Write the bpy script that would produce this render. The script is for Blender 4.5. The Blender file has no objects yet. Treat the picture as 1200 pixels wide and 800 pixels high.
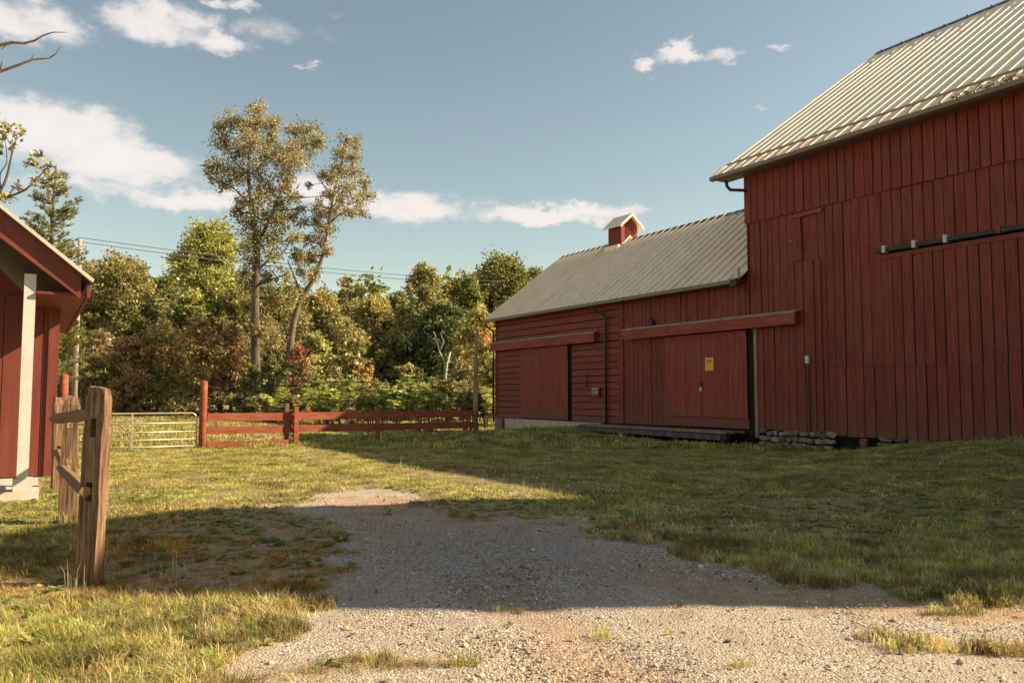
import bpy, bmesh, math, random
import numpy as np
from mathutils import Vector, Matrix
R = math.radians
sc = bpy.context.scene
col = sc.collection
rng = np.random.default_rng(7)
random.seed(7)

# ------------------------------------------------------------------ camera
cam_d = bpy.data.cameras.new("Camera"); cam = bpy.data.objects.new("Camera", cam_d); col.objects.link(cam)
cam_d.sensor_width = 36.0; cam_d.lens = 27.9; cam_d.clip_end = 4000
CAMH = 1.6; PITCH = 3.814
cam.location = (0, 0, CAMH); cam.rotation_euler = (R(90 + PITCH), 0, 0)
sc.camera = cam
sc.view_settings.view_transform = 'Standard'; sc.view_settings.look = 'None'
sc.view_settings.exposure = 1.38; sc.view_settings.gamma = 1.0

# ------------------------------------------------------------------ farm axes: D runs along the barn wall (away), E into the barn
D = Vector((-0.51838, 0.85515, 0)); E = Vector((0.85515, 0.51838, 0)); WALL = 20.4
RZ = math.atan2(-D.y, -D.x)
def W(d, e, z=0): return D * d + E * e + Vector((0, 0, z))
def ray(px, py):
    f = 930.; x = (px - 600) / f; y = (400 - py) / f; a = R(PITCH)
    return Vector((x, math.cos(a) - y * math.sin(a), math.sin(a) + y * math.cos(a)))
def at(px, py, Y):
    r = ray(px, py); return Vector((0, 0, CAMH)) + r * (Y / r.y)
def gnd(px, py, z=0):
    r = ray(px, py); return Vector((0, 0, CAMH)) + r * ((z - CAMH) / r.z)

# ------------------------------------------------------------------ sun and sky
SUN = Vector((1.55, 0.07, 1.0)).normalized()
sl = bpy.data.lights.new("Sun", 'SUN'); sl.energy = 4.2; sl.angle = R(0.55); sl.color = (1.0, 0.83, 0.57)
so = bpy.data.objects.new("Sun", sl); col.objects.link(so)
so.rotation_euler = (-SUN).to_track_quat('-Z', 'Y').to_euler()
wd = bpy.data.worlds.new("World"); sc.world = wd; wd.use_nodes = True
nt = wd.node_tree; nt.nodes.clear()
def N(nt, t, **kw):
    n = nt.nodes.new(t)
    for k, v in kw.items():
        if k in n.inputs.keys() if isinstance(k, str) else False: n.inputs[k].default_value = v
        else: setattr(n, k, v)
    return n
def L(nt, a, b): nt.links.new(a, b)
def math_n(nt, op, a, b=None, clamp=False):
    n = nt.nodes.new('ShaderNodeMath'); n.operation = op; n.use_clamp = clamp
    for i, v in enumerate((a, b)):
        if v is None: continue
        if isinstance(v, (int, float)): n.inputs[i].default_value = v
        else: nt.links.new(v, n.inputs[i])
    return n.outputs[0]
sky = nt.nodes.new('ShaderNodeTexSky'); sky.sky_type = 'NISHITA'; sky.sun_disc = False
sky.sun_elevation = math.asin(SUN.z); sky.sun_rotation = math.atan2(SUN.x, SUN.y)
sky.air_density = 1.0; sky.dust_density = 0.6; sky.ozone_density = 1.2
tint = nt.nodes.new('ShaderNodeMix'); tint.data_type = 'RGBA'; tint.blend_type = 'MULTIPLY'; tint.inputs[0].default_value = 1
L(nt, sky.outputs[0], tint.inputs[6]); tint.inputs[7].default_value = (1.12, 0.955, 0.70, 1)
geo = nt.nodes.new('ShaderNodeTexCoord'); sep = nt.nodes.new('ShaderNodeSeparateXYZ'); L(nt, geo.outputs['Generated'], sep.inputs[0])
AZ = math_n(nt, 'ARCTAN2', sep.outputs[0], sep.outputs[1])
EL = math_n(nt, 'ARCSINE', sep.outputs[2])
comb = nt.nodes.new('ShaderNodeCombineXYZ'); L(nt, AZ, comb.inputs[0]); L(nt, math_n(nt, 'MULTIPLY', EL, 1.7), comb.inputs[1])
def nz(scale, det, rough, off=0.0):
    n = nt.nodes.new('ShaderNodeTexNoise'); n.inputs['Scale'].default_value = scale; n.inputs['Detail'].default_value = det
    n.inputs['Roughness'].default_value = rough
    m = nt.nodes.new('ShaderNodeVectorMath'); m.operation = 'ADD'; m.inputs[1].default_value = (off, off * .7, off * 1.3)
    L(nt, comb.outputs[0], m.inputs[0]); L(nt, m.outputs[0], n.inputs['Vector']); return n.outputs[0]
n1 = nz(7.0, 8, 0.58, 3.1); n2 = nz(22.0, 6, 0.6, 9.7)
clouds = [  # px, py, half width, half height, strength
    (45, 150, 135, 42, 1.25), (150, 190, 125, 34, 1.15), (90, 215, 110, 18, .9), (215, 192, 45, 18, .75), (250, 235, 110, 17, 1.0),
    (385, 228, 60, 24, 1.05), (480, 243, 85, 21, 1.2), (660, 250, 105, 13, 1.15), (10, 20, 100, 36, 1.0),
    (185, 28, 75, 24, .95), (255, 50, 60, 12, .85), (268, 6, 38, 9, .7), (330, 38, 75, 20, .68), (358, 77, 16, 6, .75), (395, 20, 30, 9, .6),
    (765, 76, 30, 12, .95), (800, 62, 26, 13, 1.0), (845, 68, 34, 9, .7), (912, 57, 20, 5, .6), (895, 118, 17, 5, .6)]
ell = []
for (x, y, a, b, s) in clouds:
    r = ray(x, y).normalized(); az = math.atan2(r.x, r.y); el = math.asin(r.z)
    ell.append((az, el, a / 930 * math.cos(az) ** 2, b / 930 * math.cos(az), s))
rr = random.Random(4)
for i in range(76):      # broken cloud goes on round the unseen sky, made fuller to brighten the shade
    az = rr.uniform(R(40), R(322)); el = abs(rr.gauss(R(6), R(16))) + R(4)
    w = rr.uniform(.08, .26); ell.append((az if az < math.pi else az - 2 * math.pi, el, w, w * rr.uniform(.18, .35), rr.uniform(.7, 1.1)))
wz = nz(16.0, 7, .62, 5.5); wz2 = nz(20.0, 7, .62, 15.5)
AZw = math_n(nt, 'ADD', AZ, math_n(nt, 'MULTIPLY', math_n(nt, 'SUBTRACT', wz, .5), .13)); ELw = math_n(nt, 'ADD', EL, math_n(nt, 'MULTIPLY', math_n(nt, 'SUBTRACT', wz2, .5), .055))
acc = None
for (az, el, a, b, s) in ell:
    u = math_n(nt, 'MULTIPLY', math_n(nt, 'SUBTRACT', AZw, az), 1 / a); v = math_n(nt, 'MULTIPLY', math_n(nt, 'SUBTRACT', ELw, el), 1 / b)
    q = math_n(nt, 'ADD', math_n(nt, 'MULTIPLY', u, u), math_n(nt, 'MULTIPLY', v, v))
    g = math_n(nt, 'MULTIPLY', math_n(nt, 'EXPONENT', math_n(nt, 'MULTIPLY', q, -1.0)), s)
    acc = g if acc is None else math_n(nt, 'MAXIMUM', acc, g)
nn = math_n(nt, 'ADD', math_n(nt, 'MULTIPLY', math_n(nt, 'SUBTRACT', n1, .5), 1.5), math_n(nt, 'MULTIPLY', math_n(nt, 'SUBTRACT', n2, .5), .8))
dens = math_n(nt, 'SUBTRACT', math_n(nt, 'ADD', acc, math_n(nt, 'MULTIPLY', nn, math_n(nt, 'MINIMUM', math_n(nt, 'MULTIPLY', acc, 2.2), 1.0))), .37)
mask = nt.nodes.new('ShaderNodeMapRange'); mask.interpolation_type = 'SMOOTHERSTEP'
L(nt, dens, mask.inputs[0]); mask.inputs[1].default_value = -0.12; mask.inputs[2].default_value = 0.66; mask.inputs[4].default_value = 0.93
core = nt.nodes.new('ShaderNodeMapRange'); L(nt, math_n(nt, 'ADD', math_n(nt, 'MULTIPLY', dens, .6), math_n(nt, 'MULTIPLY', n2, .5)), core.inputs[0]); core.inputs[1].default_value = .2; core.inputs[2].default_value = .85
cc = nt.nodes.new('ShaderNodeMix'); cc.data_type = 'RGBA'; L(nt, core.outputs[0], cc.inputs[0])
cc.inputs[6].default_value = (4.7, 4.35, 4.2, 1); cc.inputs[7].default_value = (5.3, 4.95, 4.8, 1)
cm = nt.nodes.new('ShaderNodeMix'); cm.data_type = 'RGBA'; L(nt, mask.outputs[0], cm.inputs[0]); L(nt, tint.outputs[2], cm.inputs[6]); L(nt, cc.outputs[2], cm.inputs[7])
bg = nt.nodes.new('ShaderNodeBackground'); bg.inputs[1].default_value = 0.071; L(nt, cm.outputs[2], bg.inputs[0])
wo = nt.nodes.new('ShaderNodeOutputWorld'); L(nt, bg.outputs[0], wo.inputs[0])

# ------------------------------------------------------------------ materials
def mat(name, stops, scale=(4, 4, 4), detail=5, rough=.8, bump=0, bscale=None, rot=0, rand=0.0, fine=None, metallic=0, spec=.3, attr=None, dist=.01, blotch=0, splash=0):
    m = bpy.data.materials.new(name); m.use_nodes = True; t = m.node_tree; b = t.nodes['Principled BSDF']
    g = t.nodes.new('ShaderNodeNewGeometry'); mp = t.nodes.new('ShaderNodeMapping'); mp.inputs['Scale'].default_value = scale
    vr = t.nodes.new('ShaderNodeVectorRotate'); vr.rotation_type = 'Z_AXIS'; vr.inputs['Angle'].default_value = -rot
    oi = t.nodes.new('ShaderNodeObjectInfo')
    L(t, g.outputs['Position'], vr.inputs['Vector']); L(t, vr.outputs[0], mp.inputs['Vector'])
    off = t.nodes.new('ShaderNodeVectorMath'); off.operation = 'ADD'; L(t, mp.outputs[0], off.inputs[0])
    k = t.nodes.new('ShaderNodeVectorMath'); k.operation = 'SCALE'; k.inputs[0].default_value = (31, 17, 23); L(t, oi.outputs['Random'], k.inputs['Scale']); L(t, k.outputs[0], off.inputs[1])
    n = t.nodes.new('ShaderNodeTexNoise'); n.inputs['Scale'].default_value = 1; n.inputs['Detail'].default_value = detail; n.inputs['Roughness'].default_value = .62
    L(t, off.outputs[0], n.inputs['Vector'])
    cr = t.nodes.new('ShaderNodeValToRGB'); el = cr.color_ramp.elements
    while len(el) < len(stops): el.new(.5)
    for e_, (p, c) in zip(el, stops): e_.position = p; e_.color = (*c, 1)
    L(t, n.outputs[0], cr.inputs[0]); c = cr.outputs[0]
    if rand:
        hs = t.nodes.new('ShaderNodeHueSaturation'); mr = t.nodes.new('ShaderNodeMapRange'); L(t, oi.outputs['Random'], mr.inputs[0])
        mr.inputs[3].default_value = 1 - rand; mr.inputs[4].default_value = 1 + rand; L(t, mr.outputs[0], hs.inputs['Value']); L(t, c, hs.inputs['Color']); c = hs.outputs[0]
    if fine:
        f = t.nodes.new('ShaderNodeTexNoise'); f.inputs['Scale'].default_value = fine[0]; f.inputs['Detail'].default_value = 3; L(t, g.outputs['Position'], f.inputs['Vector'])
        mr2 = t.nodes.new('ShaderNodeMapRange'); L(t, f.outputs[0], mr2.inputs[0]); mr2.inputs[1].default_value = .3; mr2.inputs[2].default_value = .7
        mr2.inputs[3].default_value = 1 - fine[1]; mr2.inputs[4].default_value = 1 + fine[1]
        h2 = t.nodes.new('ShaderNodeHueSaturation'); L(t, mr2.outputs[0], h2.inputs['Value']); L(t, c, h2.inputs['Color']); c = h2.outputs[0]
    if blotch:
        bl = t.nodes.new('ShaderNodeTexNoise'); bl.inputs['Scale'].default_value = .9; bl.inputs['Detail'].default_value = 6; bl.inputs['Roughness'].default_value = .7; L(t, g.outputs['Position'], bl.inputs['Vector'])
        br = t.nodes.new('ShaderNodeMapRange'); L(t, bl.outputs[0], br.inputs[0]); br.inputs[1].default_value = .48; br.inputs[2].default_value = .72; br.inputs[4].default_value = blotch
        bm_ = t.nodes.new('ShaderNodeMix'); bm_.data_type = 'RGBA'; L(t, br.outputs[0], bm_.inputs[0]); L(t, c, bm_.inputs[6]); bm_.inputs[7].default_value = (.15, .066, .045, 1); c = bm_.outputs[2]
    if splash:
        sp = t.nodes.new('ShaderNodeSeparateXYZ'); L(t, g.outputs['Position'], sp.inputs[0]); sn_ = t.nodes.new('ShaderNodeTexNoise'); sn_.inputs['Scale'].default_value = 3; sn_.inputs['Detail'].default_value = 6; L(t, g.outputs['Position'], sn_.inputs['Vector'])
        hh = math_n(t, 'ADD', sp.outputs[2], math_n(t, 'MULTIPLY', math_n(t, 'SUBTRACT', sn_.outputs[0], .5), 1.6)); sr = t.nodes.new('ShaderNodeMapRange'); L(t, hh, sr.inputs[0]); sr.inputs[1].default_value = 1.25; sr.inputs[2].default_value = .45; sr.inputs[4].default_value = splash
        sm_ = t.nodes.new('ShaderNodeMix'); sm_.data_type = 'RGBA'; L(t, sr.outputs[0], sm_.inputs[0]); L(t, c, sm_.inputs[6]); sm_.inputs[7].default_value = (.13, .085, .055, 1); c = sm_.outputs[2]
    if attr:
        at_ = t.nodes.new('ShaderNodeAttribute'); at_.attribute_name = attr
        mx = t.nodes.new('ShaderNodeMix'); mx.data_type = 'RGBA'; mx.blend_type = 'MULTIPLY'; mx.inputs[0].default_value = 1; L(t, c, mx.inputs[6]); L(t, at_.outputs['Color'], mx.inputs[7]); c = mx.outputs[2]
    L(t, c, b.inputs['Base Color'])
    b.inputs['Roughness'].default_value = rough; b.inputs['Metallic'].default_value = metallic; b.inputs['Specular IOR Level'].default_value = spec
    if bump:
        bn = t.nodes.new('ShaderNodeBump'); bn.inputs['Strength'].default_value = bump; bn.inputs['Distance'].default_value = dist
        L(t, n.outputs[0], bn.inputs['Height']); L(t, bn.outputs[0], b.inputs['Normal'])
    return m
M = {}
red = lambda k: [(.22, (.105 * k, .024 * k, .019 * k)), (.45, (.195 * k, .037 * k, .026 * k)), (.62, (.25 * k, .052 * k, .036 * k)), (.80, (.27 * k, .085 * k, .06 * k))]
M['red_v'] = mat('red_board', red(.92), (14, 14, 1.1), rot=RZ, rand=.10, splash=.55, blotch=.6, fine=(60, .22), bump=.5, rough=.75)
M['red_h'] = mat('red_siding', red(1.05), (1.1, 14, 14), rot=RZ, rand=.13, splash=.55, blotch=.7, fine=(60, .2), bump=.5, rough=.75)
M['red_door'] = mat('red_door', red(1.22), (16, 16, .9), rot=RZ, rand=.07, splash=.55, blotch=.45, fine=(60, .2), bump=.5, rough=.75)
M['red_trim'] = mat('red_trim', red(1.2), (1, 10, 10), rot=RZ, rand=.08, fine=(60, .1), bump=.4, rough=.7)
M['red_shed'] = mat('red_shed', [(.3, (.12, .028, .020)), (.55, (.165, .038, .025)), (.8, (.20, .050, .033))], (8, 8, 1), rot=RZ, rand=.06, fine=(50, .06), bump=.25, rough=.6)
M['red_fence'] = mat('red_fence', [(.25, (.17, .038, .022)), (.5, (.27, .070, .036)), (.75, (.34, .12, .07))], (9, 2, 9), rot=RZ, rand=.12, fine=(50, .12), bump=.4)
M['dark'] = mat('dark_inside', [(.3, (.008, .006, .005)), (.7, (.016, .012, .01))], rough=.9)  # near-black colour stands in for the shade in gaps and openings
M['grey_wood'] = mat('weathered_wood', [(.25, (.10, .065, .045)), (.5, (.25, .175, .125)), (.78, (.40, .30, .22))], (10, 10, 1.3), rot=RZ, rand=.12, bump=.6)
M['hood_top'] = mat('hood_top', [(.25, (.20, .16, .13)), (.5, (.32, .27, .23)), (.78, (.40, .35, .30))], (2, 8, 8), rot=RZ, bump=.4)
M['post_wood'] = mat('split_rail_wood', [(.28, (.025, .016, .011)), (.42, (.12, .064, .035)), (.56, (.22, .125, .068)), (.74, (.36, .25, .155))], (34, 34, 2.2), rot=RZ, bump=1.0, fine=(70, .2), dist=.012, detail=8)
M['rail_wood'] = mat('rail_wood', [(.18, (.06, .033, .02)), (.4, (.17, .09, .05)), (.58, (.26, .15, .08)), (.8, (.40, .29, .19))], (2.5, 26, 26), rot=RZ + math.pi/2, bump=1.0, fine=(70, .2), dist=.01, detail=8)
M['roof'] = mat('standing_seam_metal', [(.25, (.76, .62, .45)), (.5, (.84, .69, .51)), (.75, (.87, .73, .55))], (.9, .9, .9), rough=.5, rand=.04, metallic=.0, spec=.45, fine=(3, .05))
M['roof2'] = mat('shed_roof_metal', [(.3, (.48, .42, .34)), (.7, (.56, .5, .41))], rough=.45, spec=.5)
M['ridge'] = mat('ridge_metal', [(.3, (.10, .08, .065)), (.7, (.16, .13, .10))], rough=.5)
M['rail_metal'] = mat('snow_guard_metal', [(.3, (.26, .20, .13)), (.7, (.34, .27, .18))], rough=.5)
M['gutter'] = mat('gutter_metal', [(.3, (.16, .12, .085)), (.7, (.24, .185, .13))], rough=.5)
M['pipe'] = mat('downspout_paint', [(.3, (.035, .022, .018)), (.7, (.055, .036, .03))], rough=.5)
M['black'] = mat('black_iron', [(.3, (.02, .02, .022)), (.7, (.04, .04, .045))], rough=.55)
M['white'] = mat('white_paint', [(.3, (.50, .46, .41)), (.7, (.60, .56, .50))], rough=.6, fine=(30, .06))
M['concrete'] = mat('concrete', [(.25, (.36, .27, .21)), (.5, (.50, .385, .30)), (.8, (.60, .48, .38))], (2.5, 2.5, 2.5), bump=.5, fine=(40, .15))
M['concrete_pale'] = mat('pale_concrete', [(.25, (.42, .36, .29)), (.6, (.56, .49, .41)), (.8, (.62, .55, .47))], (2.5, 2.5, 2.5), bump=.3, fine=(40, .1))
M['stone'] = mat('field_stone', [(.25, (.11, .08, .06)), (.5, (.22, .165, .125)), (.8, (.38, .30, .235))], (5, 5, 5), bump=.8, rand=.4)
M['brick'] = mat('old_brick', [(.25, (.14, .05, .035)), (.6, (.26, .10, .07))], (8, 8, 8), rand=.25)
M['galv'] = mat('galvanised_tube', [(.3, (.40, .34, .25)), (.7, (.52, .45, .34))], rough=.38, metallic=.35, spec=.5)
M['yellow'] = mat('yellow_sign', [(.3, (.72, .36, .035)), (.7, (.80, .42, .05))], rough=.5)
M['ink'] = mat('sign_ink', [(.3, (.02, .015, .012)), (.7, (.03, .02, .015))], rough=.6)
M['cream'] = mat('cream_plate', [(.3, (.28, .22, .13)), (.7, (.36, .29, .18))], rough=.5)
M['bark'] = mat('bark', [(.25, (.045, .032, .024)), (.5, (.11, .082, .062)), (.78, (.20, .155, .12))], (5, 5, 1.2), bump=.9, dist=.04)
M['bark_pale'] = mat('pale_bark', [(.25, (.08, .06, .042)), (.5, (.17, .125, .09)), (.78, (.27, .21, .155))], (5, 5, 1.2), bump=.7, dist=.04)
M['dead_wood'] = mat('dead_branch_bark', [(.25, (.10, .065, .04)), (.6, (.24, .165, .11)), (.8, (.36, .27, .19))], (9, 9, 9), bump=.6)
M['pole_wood'] = mat('utility_pole_wood', [(.25, (.20, .15, .12)), (.6, (.34, .28, .23))], (8, 8, .6), bump=.4)
M['wire'] = mat('wire', [(.3, (.05, .06, .06)), (.7, (.07, .08, .08))], rough=.5)
M['pebble'] = mat('pebbles', [(.3, (.14, .13, .135)), (.5, (.28, .25, .23)), (.7, (.52, .47, .41))], (19, 19, 19), bump=.2, rand=.45)
M['bag'] = mat('moss', [(.3, (.12, .10, .02)), (.7, (.26, .20, .05))], (9, 9, 9))

def leafmat(name, trans=.35, hue=0):
    m = bpy.data.materials.new(name); m.use_nodes = True; t = m.node_tree; t.nodes.clear()
    a = t.nodes.new('ShaderNodeAttribute'); a.attribute_name = 'tint'
    d = t.nodes.new('ShaderNodeBsdfDiffuse'); tr = t.nodes.new('ShaderNodeBsdfTranslucent'); mx = t.nodes.new('ShaderNodeMixShader'); mx.inputs[0].default_value = trans
    gl = t.nodes.new('ShaderNodeBsdfGlossy'); gl.inputs['Roughness'].default_value = .45; gl.inputs['Color'].default_value = (.5, .5, .45, 1); m2 = t.nodes.new('ShaderNodeMixShader'); m2.inputs[0].default_value = .06
    o = t.nodes.new('ShaderNodeOutputMaterial')
    L(t, a.outputs['Color'], d.inputs[0]); L(t, a.outputs['Color'], tr.inputs[0]); L(t, d.outputs[0], mx.inputs[1]); L(t, tr.outputs[0], mx.inputs[2])
    L(t, mx.outputs[0], m2.inputs[1]); L(t, gl.outputs[0], m2.inputs[2]); L(t, m2.outputs[0], o.inputs[0]); return m
M['leaf'] = leafmat('leaves', .45)

# ------------------------------------------------------------------ mesh and object helpers
class MB:
    def __init__(s): s.v = []; s.f = []
    def box(s, x0, x1, y0, y1, z0, z1):
        b = len(s.v); s.v += [(x0, y0, z0), (x1, y0, z0), (x1, y1, z0), (x0, y1, z0), (x0, y0, z1), (x1, y0, z1), (x1, y1, z1), (x0, y1, z1)]
        s.f += [tuple(b + i for i in q) for q in ((0, 3, 2, 1), (4, 5, 6, 7), (0, 1, 5, 4), (1, 2, 6, 5), (2, 3, 7, 6), (3, 0, 4, 7))]; return s
    def poly(s, pts, vec):      # prism: polygon pts extruded by vec
        b = len(s.v); n = len(pts); vec = Vector(vec); s.v += [tuple(p) for p in pts] + [tuple(Vector(p) + vec) for p in pts]
        s.f += [tuple(b + i for i in range(n))[::-1], tuple(b + n + i for i in range(n))] + [(b + i, b + (i + 1) % n, b + n + (i + 1) % n, b + n + i) for i in range(n)]; return s
    def tube(s, pts, rad, n=8, caps=True):
        pts = [Vector(p) for p in pts]; rad = rad if hasattr(rad, '__len__') else [rad] * len(pts); b = len(s.v)
        prev = None
        for i, p in enumerate(pts):
            t = (pts[min(i + 1, len(pts) - 1)] - pts[max(i - 1, 0)]).normalized()
            if prev is None: a = t.orthogonal().normalized()
            else: a = (prev - t * prev.dot(t)).normalized()
            prev = a; c = t.cross(a)
            for k in range(n):
                th = 2 * math.pi * k / n; s.v.append(tuple(p + (a * math.cos(th) + c * math.sin(th)) * rad[i]))
        for i in range(len(pts) - 1):
            for k in range(n):
                k2 = (k + 1) % n; s.f.append((b + i * n + k, b + i * n + k2, b + (i + 1) * n + k2, b + (i + 1) * n + k))
        if caps: s.f.append(tuple(b + k for k in range(n))[::-1]); s.f.append(tuple(b + (len(pts) - 1) * n + k for k in range(n)))
        return s
    def mesh(s, name, m, smooth=False):
        me = bpy.data.meshes.new(name); me.from_pydata(s.v, [], s.f); me.update()
        bm = bmesh.new(); bm.from_mesh(me); bmesh.ops.recalc_face_normals(bm, faces=bm.faces); bm.to_mesh(me); bm.free()
        if smooth: me.polygons.foreach_set('use_smooth', [True] * len(me.polygons))
        me.materials.append(m); return me
    def build(s, name, m, parent=None, smooth=False):
        o = bpy.data.objects.new(name, s.mesh(name, m, smooth)); col.objects.link(o)
        if parent: o.parent = parent
        return o
def props(o, label=None, cat=None, group=None, kind=None):
    for k, v in (('label', label), ('category', cat), ('group', group), ('kind', kind)):
        if v: o[k] = v
    return o
def thing(name, label, cat, loc, rz=RZ, group=None):
    o = bpy.data.objects.new(name, None); col.objects.link(o); o.location = loc; o.rotation_euler = (0, 0, rz); o.empty_display_size = .3
    return props(o, label, cat, group)
_unit = {}
def piece(name, m, parent, x0, x1, y0, y1, z0, z1, rot=(0, 0, 0)):   # box part sharing one unit mesh per material
    if m.name not in _unit:
        u = MB(); c = .5; k = .47
        u.v = [(-c, -k, -c), (-k, -c, -c), (k, -c, -c), (c, -k, -c), (c, c, -c), (-c, c, -c)]; u.v += [(x, y, c) for x, y, _ in u.v[:6]]
        u.f = [(5, 4, 3, 2, 1, 0), (6, 7, 8, 9, 10, 11)] + [(i, (i + 1) % 6, 6 + (i + 1) % 6, 6 + i) for i in range(6)]
        _unit[m.name] = u.mesh(name, m)
    o = bpy.data.objects.new(name, _unit[m.name]); col.objects.link(o); o.parent = parent
    o.location = ((x0 + x1) / 2, (y0 + y1) / 2, (z0 + z1) / 2); o.scale = (x1 - x0, y1 - y0, z1 - z0); o.rotation_euler = rot; return o

def vnoise(x, y, seed=0):       # numpy value noise
    xi = np.floor(x).astype(np.int64); yi = np.floor(y).astype(np.int64); xf = x - xi; yf = y - yi
    def h(a, b):
        n = (a * 374761393 + b * 668265263 + seed * 974634777) & 0x7fffffff; n = ((n ^ (n >> 13)) * 1274126177) & 0x7fffffff; return ((n ^ (n >> 16)) & 0xffff) / 65535.
    u = xf * xf * (3 - 2 * xf); v = yf * yf * (3 - 2 * yf)
    return (h(xi, yi) * (1 - u) + h(xi + 1, yi) * u) * (1 - v) + (h(xi, yi + 1) * (1 - u) + h(xi + 1, yi + 1) * u) * v
def fbm(x, y, seed=0, o=4):
    s = 0; a = .5; t = 0
    for i in range(o): s = s + a * vnoise(x * 2 ** i, y * 2 ** i, seed + i); t += a; a *= .5
    return s / t
sstep = lambda a, b, x: (lambda t: t * t * (3 - 2 * t))(np.clip((x - a) / (b - a), 0, 1))

# ------------------------------------------------------------------ terrain
def hgt(X, Y):
    X = np.asarray(X, float); Y = np.asarray(Y, float)
    e = X * E.x + Y * E.y; d = X * D.x + Y * D.y
    F = np.interp(d, [4, 9, 10, 12.3, 14, 15.3, 18, 22, 25.2, 26.6, 28, 30, 33, 36, 45], [.75, .68, .56, .30, .02, -.10, -.08, -.08, -.06, .12, .14, .0, -.25, -.48, -.5])
    Mi = np.interp(d, [2, 8, 12, 16, 20, 22, 24, 26, 28, 32, 40], [.20, .24, .10, .0, -.02, .02, .14, .12, .02, -.3, -.4])
    h = np.where(e < 14, sstep(9.0, 14, e) * Mi, Mi + (F - Mi) * sstep(14, 20.0, e))
    far = sstep(42, 60, d)
    h = h * (1 - far)
    h = h + (fbm(X * .35, Y * .35, 3) - .5) * .10 * sstep(6, 14, Y) * (1 - sstep(17, 20, e) * (d > 0)) + (fbm(X * 1.3, Y * 1.3, 9) - .5) * .035
    return h
def hz(x, y): return float(hgt(x, y))
drive_px = [(285, 815), (325, 765), (352, 738), (392, 712), (398, 684), (388, 650), (402, 622), (372, 600), (330, 596), (372, 588), (380, 577), (430, 571), (470, 577), (505, 585), (455, 592), (520, 603), (590, 606), (665, 606),
            (700, 620), (755, 640), (800, 657), (880, 668), (960, 682), (1030, 692), (1090, 697), (1160, 696), (1240, 688), (1500, 700), (2200, 760), (2600, 1500), (600, 2600), (-300, 2200), (60, 1200), (180, 920)]
DP = np.array([tuple(gnd(x, y))[:2] for x, y in drive_px])
def sdf(X, Y, P):
    X = np.asarray(X, float); Y = np.asarray(Y, float); dmin = np.full(X.shape, 1e9); ins = np.zeros(X.shape, bool); n = len(P)
    for i in range(n):
        ax, ay = P[i]; bx, by = P[(i + 1) % n]; ex, ey = bx - ax, by - ay
        t = np.clip(((X - ax) * ex + (Y - ay) * ey) / (ex * ex + ey * ey + 1e-9), 0, 1)
        dmin = np.minimum(dmin, np.hypot(X - ax - t * ex, Y - ay - t * ey))
        c = ((ay > Y) != (by > Y)); xi = (bx - ax) * (Y - ay) / ((by - ay) if abs(by - ay) > 1e-9 else 1e-9) + ax
        ins ^= c & (X < xi)
    return np.where(ins, -dmin, dmin)
def gravel(X, Y):
    s = sdf(X, Y, DP) + (fbm(X * 1.1, Y * 1.1, 21) - .5) * 1.15 + (fbm(X * 4, Y * 4, 33) - .5) * .95 - .04
    g = 1 - sstep(-.12, .16, s)
    # worn, half bare band left of the gravel and grass islands in the lane
    worn = sstep(-5.6, -2.6, X) * (1 - sstep(0, .5, X)) * sstep(6.0, 6.8, Y) * (1 - sstep(10.9, 11.6, Y))
    g = np.maximum(g, worn * .38 * sstep(.36, .56, fbm(X * 2.2, Y * 1.6, 51)))
    isl = [(455, 600, .35, .12), (405, 625, .3, .1), (392, 668, .28, .08), (640, 612, .4, .12), (560, 608, .35, .1), (1120, 714, .30, .07), (1165, 760, .75, .07), (1075, 755, .25, .06), (530, 775, .2, .05), (870, 776, .12, .04), (1030, 745, .2, .04), (710, 741, .1, .03), (600, 713, .16, .04), (430, 775, .35, .15), (350, 790, .3, .12)]
    for x, y, a, b in isl:
        p = gnd(x, y); q = ((X - p.x) / a) ** 2 + ((Y - p.y) / b) ** 2; g = g * (1 - .95 * np.exp(-q * 1.2))
    return np.clip(g, 0, 1)
def pxline(pts, X, Y, w):
    P = [gnd(x, y) for x, y in pts]; dm = np.full(np.shape(X), 9e9)
    for a, b in zip(P, P[1:]):
        ex, ey = b.x - a.x, b.y - a.y; t = np.clip(((X - a.x) * ex + (Y - a.y) * ey) / (ex * ex + ey * ey), 0, 1); dm = np.minimum(dm, np.hypot(X - a.x - t * ex, Y - a.y - t * ey))
    return 1 - sstep(w * .35, w, dm + (fbm(X * 2.5, Y * 2.5, 71) - .5) * w)
def track(X, Y):        # wheel worn earth through the gravel
    return np.maximum(pxline([(1300, 712), (1080, 702), (900, 692), (780, 676), (660, 645), (570, 612), (500, 594), (440, 582)], X, Y, .62), .8 * pxline([(760, 830), (690, 760), (600, 700), (500, 640), (430, 600), (400, 580)], X, Y, .42))
def worn_zone(X, Y): return sstep(-5.8, -3.2, X) * (1 - sstep(.2, .8, X)) * sstep(6.0, 6.8, Y) * (1 - sstep(10.9, 11.8, Y))
def dry(X, Y):          # 0 green .. 1 straw
    v = (fbm(X * .5, Y * .5, 77) - .5) * 1.3 + .42
    v = v + .55 * (1 - sstep(.1, 1.1, sdf(X, Y, DP))) + .30 * (1 - sstep(3, 7, Y))
    e = X * E.x + Y * E.y; v = v - .10 * sstep(7, 10, e)
    p = gnd(745, 620); v = v + .8 * np.exp(-((X - p.x) / 1.4) ** 2 - ((Y - p.y) / .9) ** 2)
    v = v + .7 * worn_zone(X, Y)
    return np.clip(v, 0, 1)

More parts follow.
